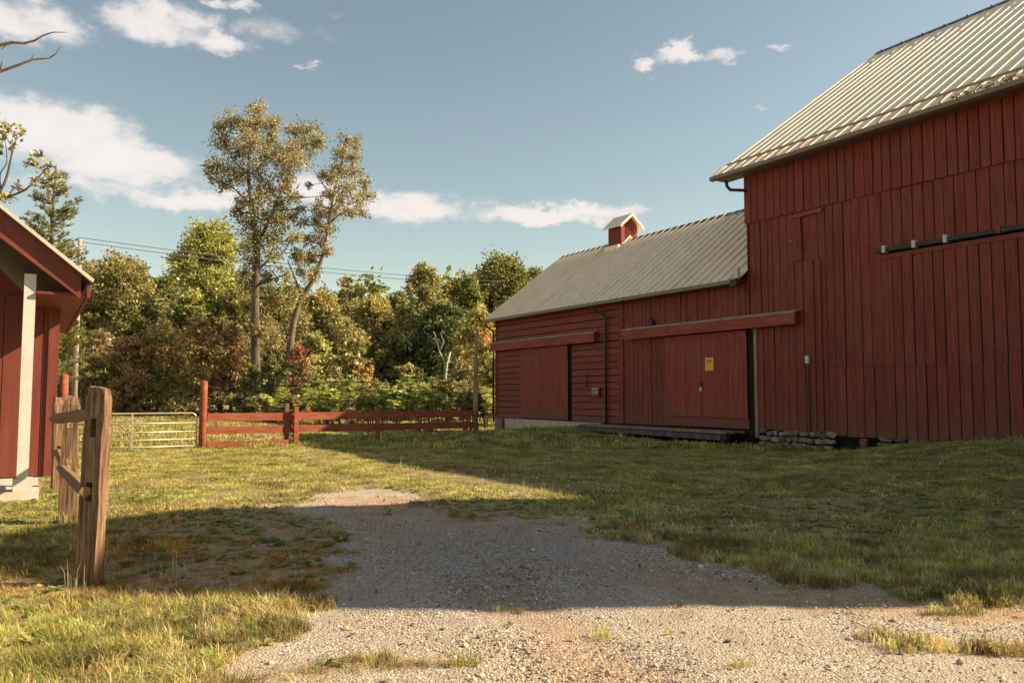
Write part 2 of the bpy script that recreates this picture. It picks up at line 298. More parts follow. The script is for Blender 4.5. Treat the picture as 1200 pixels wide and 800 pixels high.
def spaced(segs):
    out = [segs[0][0]]
    for a, b, st in segs:
        n = max(1, round((b - a) / st)); out += list(np.linspace(a, b, n + 1)[1:])
    return np.array(out)
gx = spaced([(-1500, -300, 240), (-300, -60, 40), (-60, -20, 5), (-20, -9, .6), (-9, 9, .085), (9, 20, .4), (20, 60, 5), (60, 300, 40), (300, 1500, 240)])
gy = spaced([(-400, -40, 90), (-40, -4, 6), (-4, 2.5, .5), (2.5, 14, .085), (14, 30, .3), (30, 60, 1.2), (60, 140, 8), (140, 500, 60), (500, 2500, 400)])
GX, GY = np.meshgrid(gx, gy); GZ = hgt(GX, GY); GG = gravel(GX, GY); GD = dry(GX, GY)
GZ = GZ - .018 * GG - .022 * track(GX, GY) * GG
nx, ny = len(gx), len(gy)
idx = np.arange(nx * ny).reshape(ny, nx)
F4 = np.stack([idx[:-1, :-1], idx[:-1, 1:], idx[1:, 1:], idx[1:, :-1]], -1).reshape(-1, 4)
isg = (GG[:-1, :-1] + GG[1:, 1:]).reshape(-1) / 2 > .5
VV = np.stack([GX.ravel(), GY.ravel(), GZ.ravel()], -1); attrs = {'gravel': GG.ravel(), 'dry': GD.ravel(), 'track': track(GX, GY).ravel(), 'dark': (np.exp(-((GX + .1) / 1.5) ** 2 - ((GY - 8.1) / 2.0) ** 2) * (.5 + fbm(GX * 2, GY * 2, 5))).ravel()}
def np_mesh(name, V, F, m, attrs=None, smooth=False, colr=None):
    me = bpy.data.meshes.new(name); k = F.shape[1]
    me.vertices.add(len(V)); me.vertices.foreach_set('co', V.astype(np.float32).ravel())
    me.loops.add(F.size); me.loops.foreach_set('vertex_index', F.astype(np.int32).ravel())
    me.polygons.add(len(F)); me.polygons.foreach_set('loop_start', np.arange(0, F.size, k, dtype=np.int32))
    if smooth: me.polygons.foreach_set('use_smooth', np.ones(len(F), bool))
    me.update(calc_edges=True)
    for n_, a in (attrs or {}).items():
        at_ = me.attributes.new(n_, 'FLOAT', 'POINT'); at_.data.foreach_set('value', a.astype(np.float32))
    if colr is not None:
        c = me.attributes.new('tint', 'FLOAT_COLOR', 'POINT'); c.data.foreach_set('color', np.concatenate([colr, np.ones((len(colr), 1))], 1).astype(np.float32).ravel())
    me.materials.append(m); return me
def sub(V, F, at_):
    u, inv = np.unique(F, return_inverse=True); return V[u], inv.reshape(F.shape), {k: v[u] for k, v in at_.items()}

def ground_mat():
    m = bpy.data.materials.new('soil_and_gravel'); m.use_nodes = True; t = m.node_tree; b = t.nodes['Principled BSDF']; b.inputs['Roughness'].default_value = .95; b.inputs['Specular IOR Level'].default_value = .1
    g = t.nodes.new('ShaderNodeNewGeometry')
    def noise(s, d=5, r=.6):
        n = t.nodes.new('ShaderNodeTexNoise'); n.inputs['Scale'].default_value = s; n.inputs['Detail'].default_value = d; n.inputs['Roughness'].default_value = r; L(t, g.outputs['Position'], n.inputs['Vector']); return n.outputs[0]
    def ramp(x, st):
        c = t.nodes.new('ShaderNodeValToRGB'); el = c.color_ramp.elements
        while len(el) < len(st): el.new(.5)
        for e_, (p, k) in zip(el, st): e_.position = p; e_.color = (*k, 1)
        L(t, x, c.inputs[0]); return c.outputs[0]
    def mix(f, a, b_, mode='MIX'):
        x = t.nodes.new('ShaderNodeMix'); x.data_type = 'RGBA'; x.blend_type = mode
        (L(t, f, x.inputs[0]) if not isinstance(f, float) else setattr(x.inputs[0], 'default_value', f)); L(t, a, x.inputs[6]); L(t, b_, x.inputs[7]); return x.outputs[2]
    vor = t.nodes.new('ShaderNodeTexVoronoi'); vor.inputs['Scale'].default_value = 62; L(t, g.outputs['Position'], vor.inputs['Vector'])
    stones = ramp(vor.outputs['Color'], [(.2, (.24, .19, .155)), (.5, (.44, .375, .315)), (.8, (.66, .57, .47))])
    dirt = ramp(noise(2.2, 8, .7), [(.3, (.34, .26, .19)), (.5, (.47, .385, .30)), (.72, (.58, .49, .39))])
    sel = t.nodes.new('ShaderNodeMapRange'); L(t, noise(1.1, 6, .65), sel.inputs[0]); sel.inputs[1].default_value = .40; sel.inputs[2].default_value = .60
    grav = mix(sel.outputs[0], dirt, stones)
    a3 = t.nodes.new('ShaderNodeAttribute'); a3.attribute_name = 'track'; a4 = t.nodes.new('ShaderNodeAttribute'); a4.attribute_name = 'dark'
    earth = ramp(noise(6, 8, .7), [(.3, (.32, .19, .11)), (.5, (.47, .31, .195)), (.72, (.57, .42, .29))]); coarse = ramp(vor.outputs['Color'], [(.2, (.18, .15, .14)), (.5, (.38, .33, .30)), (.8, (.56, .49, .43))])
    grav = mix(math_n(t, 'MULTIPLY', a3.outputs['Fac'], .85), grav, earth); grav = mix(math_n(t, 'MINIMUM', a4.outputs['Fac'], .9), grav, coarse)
    speck = ramp(noise(55, 4, .7), [(.33, (.45, .43, .42)), (.5, (1, 1, 1)), (.7, (1.35, 1.3, 1.25))]); grav = mix(.8, grav, speck, 'MULTIPLY')
    a1 = t.nodes.new('ShaderNodeAttribute'); a1.attribute_name = 'gravel'; a2 = t.nodes.new('ShaderNodeAttribute'); a2.attribute_name = 'dry'
    green = ramp(noise(5, 6, .7), [(.3, (.13, .11, .045)), (.5, (.24, .20, .085)), (.7, (.40, .32, .15))]); straw = ramp(noise(6, 6, .7), [(.3, (.20, .13, .07)), (.5, (.36, .26, .14)), (.7, (.56, .43, .26))])
    soil = mix(a2.outputs['Fac'], green, straw)
    L(t, mix(a1.outputs['Fac'], soil, grav), b.inputs['Base Color'])
    bn = t.nodes.new('ShaderNodeBump'); bn.inputs['Strength'].default_value = .9; bn.inputs['Distance'].default_value = .02
    h = math_n(t, 'ADD', math_n(t, 'MULTIPLY', vor.outputs['Distance'], -.8), math_n(t, 'MULTIPLY', noise(12, 8, .75), 1.6)); L(t, h, bn.inputs['Height']); L(t, bn.outputs[0], b.inputs['Normal'])
    return m
GM = ground_mat()
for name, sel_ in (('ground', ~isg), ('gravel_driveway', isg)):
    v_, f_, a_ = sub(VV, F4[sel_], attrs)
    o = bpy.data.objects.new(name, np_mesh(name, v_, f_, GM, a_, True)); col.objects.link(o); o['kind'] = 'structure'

# ------------------------------------------------------------------ low barn (local x = 18.4 - d, y = e - 20.4)
J = 18.4
def bx(d): return J - d
def base(d, e=WALL): return W(d, e, 0)
low = thing('low_barn', 'low red barn wing with grey metal roof, two sliding doors and a cupola above', 'barn', base(J))
z0 = .43
core_ = MB().box(-16.75, -.02, .09, 9.0, -.6, 5.42); core_.build('wall', M['dark'], low)
# far gable wall boards, rear side
for i in range(30):
    y = .1 + i * .3; top = 5.4 + min(y, 8.9 - y) * .76; piece('gable_board', M['red_v'], low, -16.80, -16.76, y, y + .285, -.1, top)
def lap(xa, xb, za, zb):
    n = round((zb - za) / .29); h = (zb - za) / n
    for k in range(n):
        cuts = [xa]
        while xb - cuts[-1] > 4.2: cuts.append(cuts[-1] + random.uniform(2.4, 3.8))
        if xb - cuts[-1] < .6 and len(cuts) > 1: cuts.pop()
        cuts.append(xb)
        for a, b in zip(cuts, cuts[1:]):
            o = piece('siding_board', M['red_h'], low, a + .003, b - .003, .0, .028, za + k * h, za + (k + 1) * h - .030 + random.uniform(-.008, .008), (R(-6.2), 0, random.uniform(-.0008, .0008)))
            o.rotation_euler.x = R(-6.0); o.location.y = .028 + random.uniform(0, .008)
def vboards(parent, xa, xb, za, zb, w, m, y=0.0, th=.03, gap=.024, name='board', jit=.012, vary=.14, zj=0):
    x = xa
    while x < xb - .04:
        ww = w * random.uniform(1 - vary, 1 + vary)
        if xb - x - ww < w * .5: ww = xb - x
        dy = random.uniform(-jit, jit)
        za_ = za(x) if callable(za) else za
        piece(name, m, parent, x + gap / 2, x + ww - gap / 2, y + dy, y + dy + th, za_ - random.uniform(0, zj), zb, (0, random.uniform(-.0022, .0022), 0)); x += ww
lap(-16.8, -14.35, z0, 3.8); lap(-10.18, -6.85, z0, 3.8); lap(-16.8, -6.85, 3.82, 5.4)
piece('corner_board', M['red_trim'], low, -16.86, -16.72, -.035, .08, z0, 5.38)
vboards(low, -6.8, -.02, 4.12, 5.46, .27, M['red_v'], y=.02)
vboards(low, -6.8, -4.12, .44, 4.14, .26, M['red_v'], y=.03)
piece('corner_board', M['red_v'], low, -6.87, -6.60, -.03, .02, .44, 5.46)
def plank(parent, name, m, *a): return piece(name, m, parent, *a)
def sliding_door(x0, x1, xm, za, zb, y):
    for a, b in ((x0, xm - .012), (xm + .012, x1)):
        dr = MB().box(a, b, y + .03, y + .06, za, zb).build('door', M['dark'], low)
        n = max(3, round((b - a) / .165)); w = (b - a) / n
        for k in range(n):
            piece('plank', M['red_door'], dr, a + k * w + .003, a + (k + 1) * w - .003, y, y + .03, za + .005, zb - .2)
        piece('top_rail', M['red_door'], dr, a, b, y - .02, y + .03, zb - .2, zb)
    return
sliding_door(-14.35, -10.42, -12.5, .47, 3.78, -.05)
sliding_door(-4.1, -.12, -2.22, .80, 3.74, -.05)
piece('kick_board', M['red_v'], low, -4.12, -.1, -.03, .03, .46, .79)
MB().box(-10.42, -10.20, .05, .085, z0, 3.8).build('jamb_gap', M['dark'], low)
MB().box(-4.12, -.10, .04, .06, .46, 3.8).build('door_backing', M['dark'], low)
MB().box(-14.35, -10.42, .04, .06, .42, 3.8).build('door_backing', M['dark'], low)
piece('sill', M['black'], low, -14.3, -10.0, -.02, .07, .34, .44)
piece('jamb_post', M['grey_wood'], low, .17, .29, -.03, .06, .2, 3.80)
MB().box(-.10, .17, .03, .07, .1, 3.8).build('jamb_gap', M['dark'], low)
def hood(x0, x1, zt, zb):
    h = MB(); h.poly([(x0, .05, zt + .06), (x0, -.30, zt - .03), (x0, -.30, zt - .07), (x0, .05, zt + .02)], (x1 - x0, 0, 0)); h = h.build('door_hood', M['hood_top'], low)
    n = 3; w = (x1 - x0) / n
    for k in range(n): piece('fascia_board', M['red_trim'], h, x0 + k * w + .002, x0 + (k + 1) * w - .002, -.28, -.25, zb, zt - .06)
    MB().box(x1 - .05, x1 - .02, -.25, .0, zb + .02, zt - .05).build('end_cap', M['red_v'], h)
    MB().tube([(x0 + .1, -.14, zb + .16), (x1 - .1, -.14, zb + .16)], .025, 6).build('track', M['black'], h)
hood(-16.95, -8.2, 4.25, 3.80); hood(-6.35, 2.05, 4.20, 3.77)
# foundation
MB().box(-16.86, -16.0, -.06, .3, -1.0, .40).build('foundation_pier', M['grey_wood'], low)
MB().box(-16.0, -8.0, -.04, .3, -1.0, .41).build('foundation', M['concrete'], low)
piece('foundation_post', M['black'], low, -16.1, -15.9, -.08, 0, -1, .40)
# roof: eave at y=-.4 z 5.43, ridge y=4.5 z 9.24
EY, EZ, RY, RZt = -.42, 5.44, 4.45, 9.16
SL = math.hypot(RY - EY, RZt - EZ); ANG = math.atan2(RZt - EZ, RY - EY)
def roof_side(parent, x0, x1, ey, ez, ry, rz, w, m, sides=(1, -1), rib_every=1, ribh=.035, name='roof_panel'):
    ang = math.atan2(rz - ez, ry - ey); ln = math.hypot(ry - ey, rz - ez); n = round((x1 - x0) / w); w = (x1 - x0) / n
    pm = MB(); pm.box(0, w, 0, ln, -.02, 0); 
    pm.box(-.018, .018, 0, ln, .0005, ribh)
    for q in range(1, rib_every): pm.box(w * q / rib_every - .018, w * q / rib_every + .018, 0, ln, .0005, ribh * .9)
    me = pm.mesh(name, m)
    for s in sides:
        for k in range(n):
            o = bpy.data.objects.new(name, me); col.objects.link(o); o.parent = parent
            if s == 1: o.location = (x0 + k * w, ey, ez); o.rotation_euler = (ang, 0, 0)
            else: o.location = (x0 + (k + 1) * w, 2 * ry - ey, ez); o.rotation_euler = (ang, 0, math.pi)
roof_side(low, -17.25, -.03, EY, EZ, RY, RZt, .46, M['roof'], ribh=.06)
MB().poly([(-17.28, RY - .18, RZt - .11), (-17.28, RY, RZt + .05), (-17.28, RY + .18, RZt - .11), (-17.28, RY, RZt + .01)], (17.25, 0, 0)).build('ridge_cap', M['ridge'], low)
def rake(parent, x, t, ey, ez, ry, rz, m, w=.18):
    for yy in (ey, 2 * ry - ey): MB().poly([(x, yy, ez - .03), (x, ry, rz - .03), (x, ry, rz - .03 - w), (x, yy, ez - .03 - w)], (t, 0, 0)).build('rake_board', m, parent)
rake(low, -17.24, .05, EY, EZ, RY, RZt, M['gutter'])
MB().poly([(-17.25, EY - .13, EZ - .02), (-17.25, EY - .13, EZ - .15), (-17.25, EY, EZ - .17), (-17.25, EY, EZ - .03)], (17.1, 0, 0)).build('gutter', M['gutter'], low)
piece('soffit', M['red_v'], low, -17.2, -.03, EY, .02, EZ - .06, EZ - .035)
def spout(parent, x, x2, ye, ze, zt, zb, yw=-.09):
    MB().tube([(x, ye, ze), (x, ye, ze - .14), (x + (x2 - x) * .3, ye * .75, ze - .28), (x2 - .05, yw - .02, zt + .12), (x2, yw, zt - .05), (x2, yw, zb)], .048, 8).build('downspout', M['pipe'], parent, True)
spout(low, -8.0, -7.62, EY - .05, EZ - .13, 4.75, .42)
spout(low, -17.1, -16.95, EY - .05, EZ - .13, 4.75, .2)
# cupola on the ridge  px 707-755
xc = -12.0
def cupola_unit():
    c = thing('cupola', 'small red louvred cupola with white trimmed gable roof standing on the ridge of the low barn', 'cupola', low.matrix_basis.to_3x3() @ Vector((0, 0, 0)) + W(J - CX, WALL + RY, RZt))
    return c
CX = xc
low_rot = Matrix.Rotation(RZ, 3, 'Z')
cup = thing('cupola', 'small red cupola with white gable trim standing on the low barn ridge', 'cupola', W(J - CX, WALL + RY, RZt))
hw = .50; hl = .50; zt = .70
MB().box(-hw, hw, -hl, hl, -.55, zt).build('cupola_wall', M['red_door'], cup)
MB().poly([(hw - .04, -hl, zt), (hw - .04, hl, zt), (hw - .04, 0, zt + .46)], (.04, 0, 0)).build('gable', M['red_door'], cup)
MB().poly([(-hw, -hl, zt), (-hw, hl, zt), (-hw, 0, zt + .46)], (.04, 0, 0)).build('gable', M['red_door'], cup)
for s in (-1, 1):
    MB().poly([(-hw - .22, s * (hl + .22), zt - .13), (-hw - .22, 0, zt + .53), (-hw - .22, 0, zt + .58), (-hw - .22, s * (hl + .22), zt - .08)], (2 * hw + .44, 0, 0)).build('cupola_roof', M['roof'], cup)
    MB().poly([(hw + .22, s * (hl + .24), zt - .22), (hw + .22, 0, zt + .42), (hw + .22, 0, zt + .60), (hw + .22, s * (hl + .24), zt - .05)], (.04, 0, 0)).build('rake_trim', M['white'], cup)
    MB().poly([(hw + .02, s * (hl + .02), -.50), (hw + .02, 0, .04), (hw + .02, 0, .22), (hw + .02, s * (hl + .02), -.26)], (.04, 0, 0)).build('flashing', M['white'], cup)
MB().box(-hw - .05, hw + .02, -hl - .24, -hl, -.62, -.30).build('flashing', M['roof'], cup)
piece('louver_frame', M['red_trim'], cup, hw, hw + .02, -.25, -.22, .05, .68); piece('louver_frame', M['red_trim'], cup, hw, hw + .02, .22, .25, .05, .68)
for k in range(5): piece('louver', M['red_trim'], cup, hw - .01, hw + .03, -.22, .22, .10 + k * .11, .18 + k * .11, (0, R(25), 0))
for k in range(7): piece('board', M['red_v'], cup, -hw + .01 + k * .142, -hw + k * .142 + .142, -hl - .02, -hl - .001, -.28, zt - .02)

# ------------------------------------------------------------------ big barn
big = thing('tall_barn', 'tall weathered red board barn with pale metal roof at the right', 'barn', base(J))
LB = 17.0
MB().box(-.02 + .05, LB, .07, 18.6, .3, 9.0).build('wall', M['dark'], big)
def zbot(x): return float(np.interp(x, [0, 1, 4, 6.0, 7.4, 9.5, 12], [.50, .48, .40, .38, .50, .62, .66]))
def zup(x): return 7.32 + x * .004
# upper band
vboards(big, -.12, LB, 7.305, 9.02, .30, M['red_v'], y=-.035, gap=.03, vary=.12)

vboards(big, .02, 1.0, 3.7, 7.31, .27, M['red_v'], y=.02, gap=.028); 
vboards(big, 1.0, 4.85, 2.41, 7.31, .30, M['red_v'], y=.015, gap=.025)
vboards(big, 4.85, LB, 5.66, 7.31, .30, M['red_v'], y=.02, gap=.025)
vboards(big, .30, 1.0, lambda x: zbot(x), 3.72, .26, M['red_v'], y=.02, gap=.028, zj=.05)
vboards(big, 1.0, 4.85, lambda x: zbot(x), 2.40, .30, M['red_v'], y=.005, gap=.025, zj=.06)
# end wall boards facing the low roof
for i in range(31):
    y = -.02 + i * .6; yy = min(y, 18.4 - y); piece('gable_board', M['red_v'], big, -.03, .0, y, y + .58, 5.2, 9.0 + max(0, yy) * .68)
MB().poly([(.03, .05, 9.0), (.03, 18.55, 9.0), (.03, 9.2, 15.2)], (.05, 0, 0)).build('gable_wall', M['red_v'], big)
MB().poly([(LB - .05, .05, 9.0), (LB - .05, 18.55, 9.0), (LB - .05, 9.2, 15.2)], (.05, 0, 0)).build('gable_wall', M['red_v'], big)
# sliding door with long track
sd = MB().box(4.88, 14.0, -.045, -.02, .66, 5.40).build('sliding_door', M['dark'], big)
x = 4.88
while x < 13.95:
    w = .30 * random.uniform(.9, 1.1); dy = random.uniform(-.01, .01); b_ = x + w
    split = 2.35 + random.uniform(-.02, .02)
    piece('plank', M['red_v'], sd, x + .014, min(b_, 14.0) - .014, -.075 + dy, -.045 + dy, split + .004, 5.40, (0, random.uniform(-.001, .001), 0))
    piece('plank', M['red_v'], sd, x + .014, min(b_, 14.0) - .014, -.085 - dy, -.045 - dy, max(zbot(x), .36), split - .004, (0, random.uniform(-.001, .001), 0)); x = b_
piece('header', M['red_v'], sd, 4.86, 14.0, -.10, -.046, 5.38, 5.50)
tr = MB().box(4.72, 15.2, -.16, -.06, 5.57, 5.68).build('door_track', M['black'], big)
for xx in (5.03, 5.91, 6.77): piece('track_bracket', M['white'], tr, xx - .05, xx + .05, -.20, -.05, 5.54, 5.74)
for xx in (8.1, 9.4): piece('track_bracket', M['red_trim'], tr, xx - .05, xx + .05, -.19, -.05, 5.55, 5.72)
# hatch patch, patch boards, junction box with conduit
ht = piece('hatch', M['red_v'], big, 1.86, 2.18, -.055, -.02, 5.76, 7.10, (0, R(-2.5), 0))
piece('hatch_header', M['red_trim'], big, 1.80, 2.95, -.075, -.02, 7.12, 7.22, (0, R(-1.2), 0))
piece('hinge', M['grey_wood'], big, 1.74, 1.86, -.07, -.02, 6.38, 6.44)
for xx in (2.52, 2.78): piece('batten', M['red_v'], big, xx - .05, xx + .05, -.045, -.0, .5, 5.74)
jb = MB().box(2.24, 2.36, -.09, -.01, 2.55, 2.78).build('junction_box', M['white'], big)
MB().tube([(2.32, -.03, 2.55), (2.32, -.03, .1)], .02, 6).build('conduit', M['pipe'], big)
MB().tube([(-.45, -.50, 8.82), (-.45, -.46, 8.62), (-.40, -.36, 8.50), (-.05, -.12, 8.44), (.0, -.02, 8.42)], .055, 8).build('downspout_elbow', M['pipe'], big, True)
bEY, bEZ, bRY, bRZ = -.62, 9.03, 8.92, 15.58
roof_side(big, -.98, LB + .5, bEY, bEZ, bRY, bRZ, .44, M['roof'], ribh=.022)
MB().poly([(-1.0, bRY - .2, bRZ - .10), (-1.0, bRY, bRZ + .06), (-1.0, bRY + .2, bRZ - .10), (-1.0, bRY, bRZ + .02)], (LB + 1.5, 0, 0)).build('ridge_cap', M['ridge'], big)
for k in range(20): MB().box(-.8 + k * .87, -.72 + k * .87, bRY - .05, bRY + .02, bRZ + .03, bRZ + .072).build('ridge_cleat', M['ridge'], big)
rake(big, -.97, .05, bEY, bEZ, bRY, bRZ, M['roof2'], .14)
MB().poly([(-.98, bEY - .13, bEZ - .02), (-.98, bEY - .13, bEZ - .14), (-.98, bEY, bEZ - .17), (-.98, bEY, bEZ - .03)], (LB + 1.4, 0, 0)).build('gutter', M['gutter'], big)
MB().box(-.95, LB + .4, bEY + .01, .05, bEZ - .11, bEZ - .06).build('soffit', M['gutter'], big)
bA = math.atan2(bRZ - bEZ, bRY - bEY)
def on_roof(x, s, h): return (x, bEY + s * math.cos(bA) - h * math.sin(bA), bEZ + s * math.sin(bA) + h * math.cos(bA))
sg = MB().tube([on_roof(-.7, .62, .10), on_roof(LB + .3, .62, .10)], .035, 6).build('snow_guard', M['rail_metal'], big)
for k in range(21):
    xx = -.98 + k * .88 + .03
    MB().poly([on_roof(xx - .03, .60, .0), on_roof(xx - .03, .60, .10), on_roof(xx - .03, .12, .035), on_roof(xx - .03, .12, .0)], (.05, 0, 0)).build('guard_bracket', M['rail_metal'], sg)
# junction flashing between roofs
MB().box(-.22, -.02, -.50, -.38, 5.45, 5.80).build('kickout_flashing', M['white'], low)
MB().box(-.30, -.02, -.58, -.40, 5.18, 5.42).build('gutter_end', M['pipe'], low)

# ------------------------------------------------------------------ rubble foundation under tall barn: every stone a part
def rock_mesh(seed, m):
    bm = bmesh.new(); bmesh.ops.create_icosphere(bm, subdivisions=1, radius=.5); r = random.Random(seed)
    for v in bm.verts:
        v.co = Vector([math.copysign(abs(c_) ** .55 * .62, c_) for c_ in v.co]) * r.uniform(.8, 1.15); v.co.x = max(-.46, min(.46, v.co.x)); v.co.z = max(-.42, min(.42, v.co.z))
    me = bpy.data.meshes.new('stone'); bm.to_mesh(me); bm.free(); me.materials.append(m); return me
rocks = [rock_mesh(i, M['stone']) for i in range(6)]
fw = MB().box(.3, LB, .16, .4, -.6, .45).build('foundation_wall', M['dark'], big)
def rubble(xa, xb, za, zb, y=0.02):
    z = za
    while z < zb - .02:
        h = random.uniform(.11, .20); x = xa + random.uniform(-.1, .05)
        while x < xb:
            w = random.uniform(.18, .5); o = bpy.data.objects.new('stone', random.choice(rocks)); col.objects.link(o); o.parent = fw
            o.location = (x + w / 2, y + random.uniform(-.03, .03), z + h / 2 + random.uniform(-.03, .03)); o.scale = (w * 1.05, .26, h * random.uniform(1.0, 1.35)); o.rotation_euler = (random.uniform(-.3, .3), random.uniform(-.22, .22), random.uniform(-.2, .2)); x += w * .93
        z += h
rubble(.32, 3.05, -.2, .46); rubble(4.55, 6.1, .0, .36); rubble(8.6, 10.6, .42, .70, -.02); rubble(2.6, 3.1, -.2, .2, -.03)
for zz in range(6):
    for q in range(1): piece('brick', M['brick'], fw, 4.0 + q * .22 + (zz % 2) * .03, 4.21 + q * .22 + (zz % 2) * .03, -.05, .06, -.1 + zz * .075, -.032 + zz * .075)
# loading dock of old timbers below the second door
dock = thing('loading_dock', 'low dark timber loading sill below the wide double door of the low barn', 'loading dock', base(J))
for k in range(4): piece('dock_plank', M['grey_wood'], dock, -8.3, -.25, -.98 + k * .235, -.98 + k * .235 + .22, .325 - .012 * (k % 2), .385)
piece('beam', M['black'], dock, -8.35, -.2, -.99, -.80, .10, .315)
piece('beam', M['bark'], dock, -8.2, -.4, -1.05, -.992, .12, .27, (0, .004, 0))
for x in (-8.0, -5.4, -2.8, -.5): piece('leg', M['black'], dock, x, x + .2, -.95, -.75, -.4, .10)

# small things on the barn
sg_ = thing('door_sign', 'yellow notice with black lettering on the right leaf of the double door', 'sign', W(J + 1.79, WALL - .075, 2.43))
piece('sign_plate', M['yellow'], sg_, -.20, .20, -.006, .006, 0, .46)
def text(parent, s, size, x, z, m, name='lettering', y=-.011):
    cu = bpy.data.curves.new(name, 'FONT'); cu.body = s; cu.size = size; cu.align_x = 'CENTER'; cu.extrude = .002; cu.resolution_u = 2
    o = bpy.data.objects.new(name, cu); col.objects.link(o); dg = bpy.context.evaluated_depsgraph_get(); me = bpy.data.meshes.new_from_object(o.evaluated_get(dg)); bpy.data.objects.remove(o)
    o = bpy.data.objects.new(name, me); col.objects.link(o); me.materials.clear(); me.materials.append(m); o.parent = parent; o.location = (x, y, z); o.rotation_euler = (R(90), 0, 0)
text(sg_, '5/9', .17, 0, .27, M['ink'])
pd = thing('padlock', 'small pale padlock and hasp where the two leaves of the double door meet', 'padlock', W(J + 2.2, WALL - .08, 1.72))
MB().box(-.05, .05, -.05, -.01, 0, .10).build('lock_body', M['white'], pd); MB().tube([(-.03, -.03, .10), (-.03, -.03, .15), (0, -.03, .18), (.03, -.03, .15), (.03, -.03, .10)], .009, 6).build('shackle', M['galv'], pd)
MB().box(-.06, .06, -.01, .02, .16, .30).build('hasp', M['black'], pd)
pl = thing('meter_plate', 'small cream coloured plate on the siding beside the downspout', 'plate', W(J + 8.35, WALL - .04, 1.60))
piece('box', M['red_v'], pl, -.26, .26, -.06, .0, -.10, .30); piece('plate', M['cream'], pl, -.22, .22, -.075, -.06, .02, .28)
piece('slot', M['ink'], pl, -.12, -.04, -.08, -.075, .13, .2); piece('slot', M['ink'], pl, .04, .12, -.08, -.075, .13, .2)
hk = thing('iron_hook', 'dark iron hook bar on the siding left of the cream plate', 'hook', W(J + 9.0, WALL - .03, 1.9))
MB().tube([(0, -.03, 0), (.02, -.05, .3), (-.02, -.04, .6)], .03, 6).build('bar', M['pipe'], hk)
lm = thing('barn_lamp', 'small dark lamp fixture standing above the hood of the double door', 'lamp', W(J + 4.75, WALL - .05, 4.2))
MB().box(-.10, .10, -.13, .06, .02, .22).build('lamp_body', M['black'], lm); MB().tube([(0, -.04, .2), (0, -.04, .34)], .045, 8).build('lamp_neck', M['black'], lm); MB().tube([(0, .0, -.02), (0, -.04, .05)], .03, 6).build('bracket', M['black'], lm)

# ------------------------------------------------------------------ unseen silo added beyond the right edge, sized to cast the drive shadow
SHADOW_SILO = dict(x=14.6, y=9.85, r=3.05, h=9.65)
si = thing('silo', 'unseen round domed concrete silo added beyond the right edge to shade the drive', 'silo', (SHADOW_SILO['x'], SHADOW_SILO['y'], -.2), 0)
ring = lambda r, z, n=40: [(r * math.cos(2 * math.pi * k / n), r * math.sin(2 * math.pi * k / n), z) for k in range(n)]
def lathe(prof, n=40):
    m_ = MB()
    for r, z in prof: m_.v += ring(r, z, n)
    for i in range(len(prof) - 1):
        for k in range(n): k2 = (k + 1) % n; m_.f.append((i * n + k, i * n + k2, (i + 1) * n + k2, (i + 1) * n + k))
    m_.f.append(tuple(range(n))[::-1]); m_.f.append(tuple((len(prof) - 1) * n + k for k in range(n))); return m_
r_, h_ = SHADOW_SILO['r'], SHADOW_SILO['h']
lathe([(r_, 0), (r_, h_)]).build('silo_wall', M['concrete_pale'], si, False)
lathe([(r_ * 1.02 * math.cos(a), h_ + .002 + r_ * 1.0 * math.sin(a)) for a in np.linspace(0, math.pi / 2 * .97, 12)]).build('dome', M['roof'], si, True)
for k in range(15): MB().tube([(r_ * 1.006 * math.cos(a), r_ * 1.006 * math.sin(a), .5 + k * .62) for a in np.linspace(0, 2 * math.pi, 41)], .015, 4).build('hoop', M['gutter'], si)

# ------------------------------------------------------------------ shed at the left (origin d=14.3,e=.2)
sd0 = (14.3, .15)
shed = thing('small_shed', 'small red shed with white porch post and concrete floor at the left edge', 'shed', W(*sd0))
PD = 2.15     # porch depth along +d  (local -x)
MB().box(-8.6, .12, -6.0, .02, -.4, .14).build('floor_slab', M['concrete_pale'], shed)
core2 = MB().box(-8.5, -PD - .06, -5.8, .10, .14, 3.0); core2.build('wall', M['dark'], shed)
y = -5.8; k = 0
while y < .10:
    w = .41 if y < -.9 else .30; b_ = min(y + w, .19); piece('board', M['red_shed'], shed, -PD - .06, -PD - .03, y + .006, b_ - .006, .16, 4.6 if y < -1.5 else 3.35); y = b_; k += 1
piece('corner_board', M['red_shed'], shed, -PD - .10, -PD + .01, .10, .27, .15, 3.2)
for k in range(16): piece('side_board', M['red_shed'], shed, -PD - .1 - (k + 1) * .39, -PD - .11 - k * .39, .10, .13, .16, 3.0)
pw = piece('porch_post', M['white'], shed, -.10, .08, -.285, -.125, .33, 3.45)
pb = piece('post_base', M['white'], shed, -.14, .12, -.33, -.07, .141, .33)
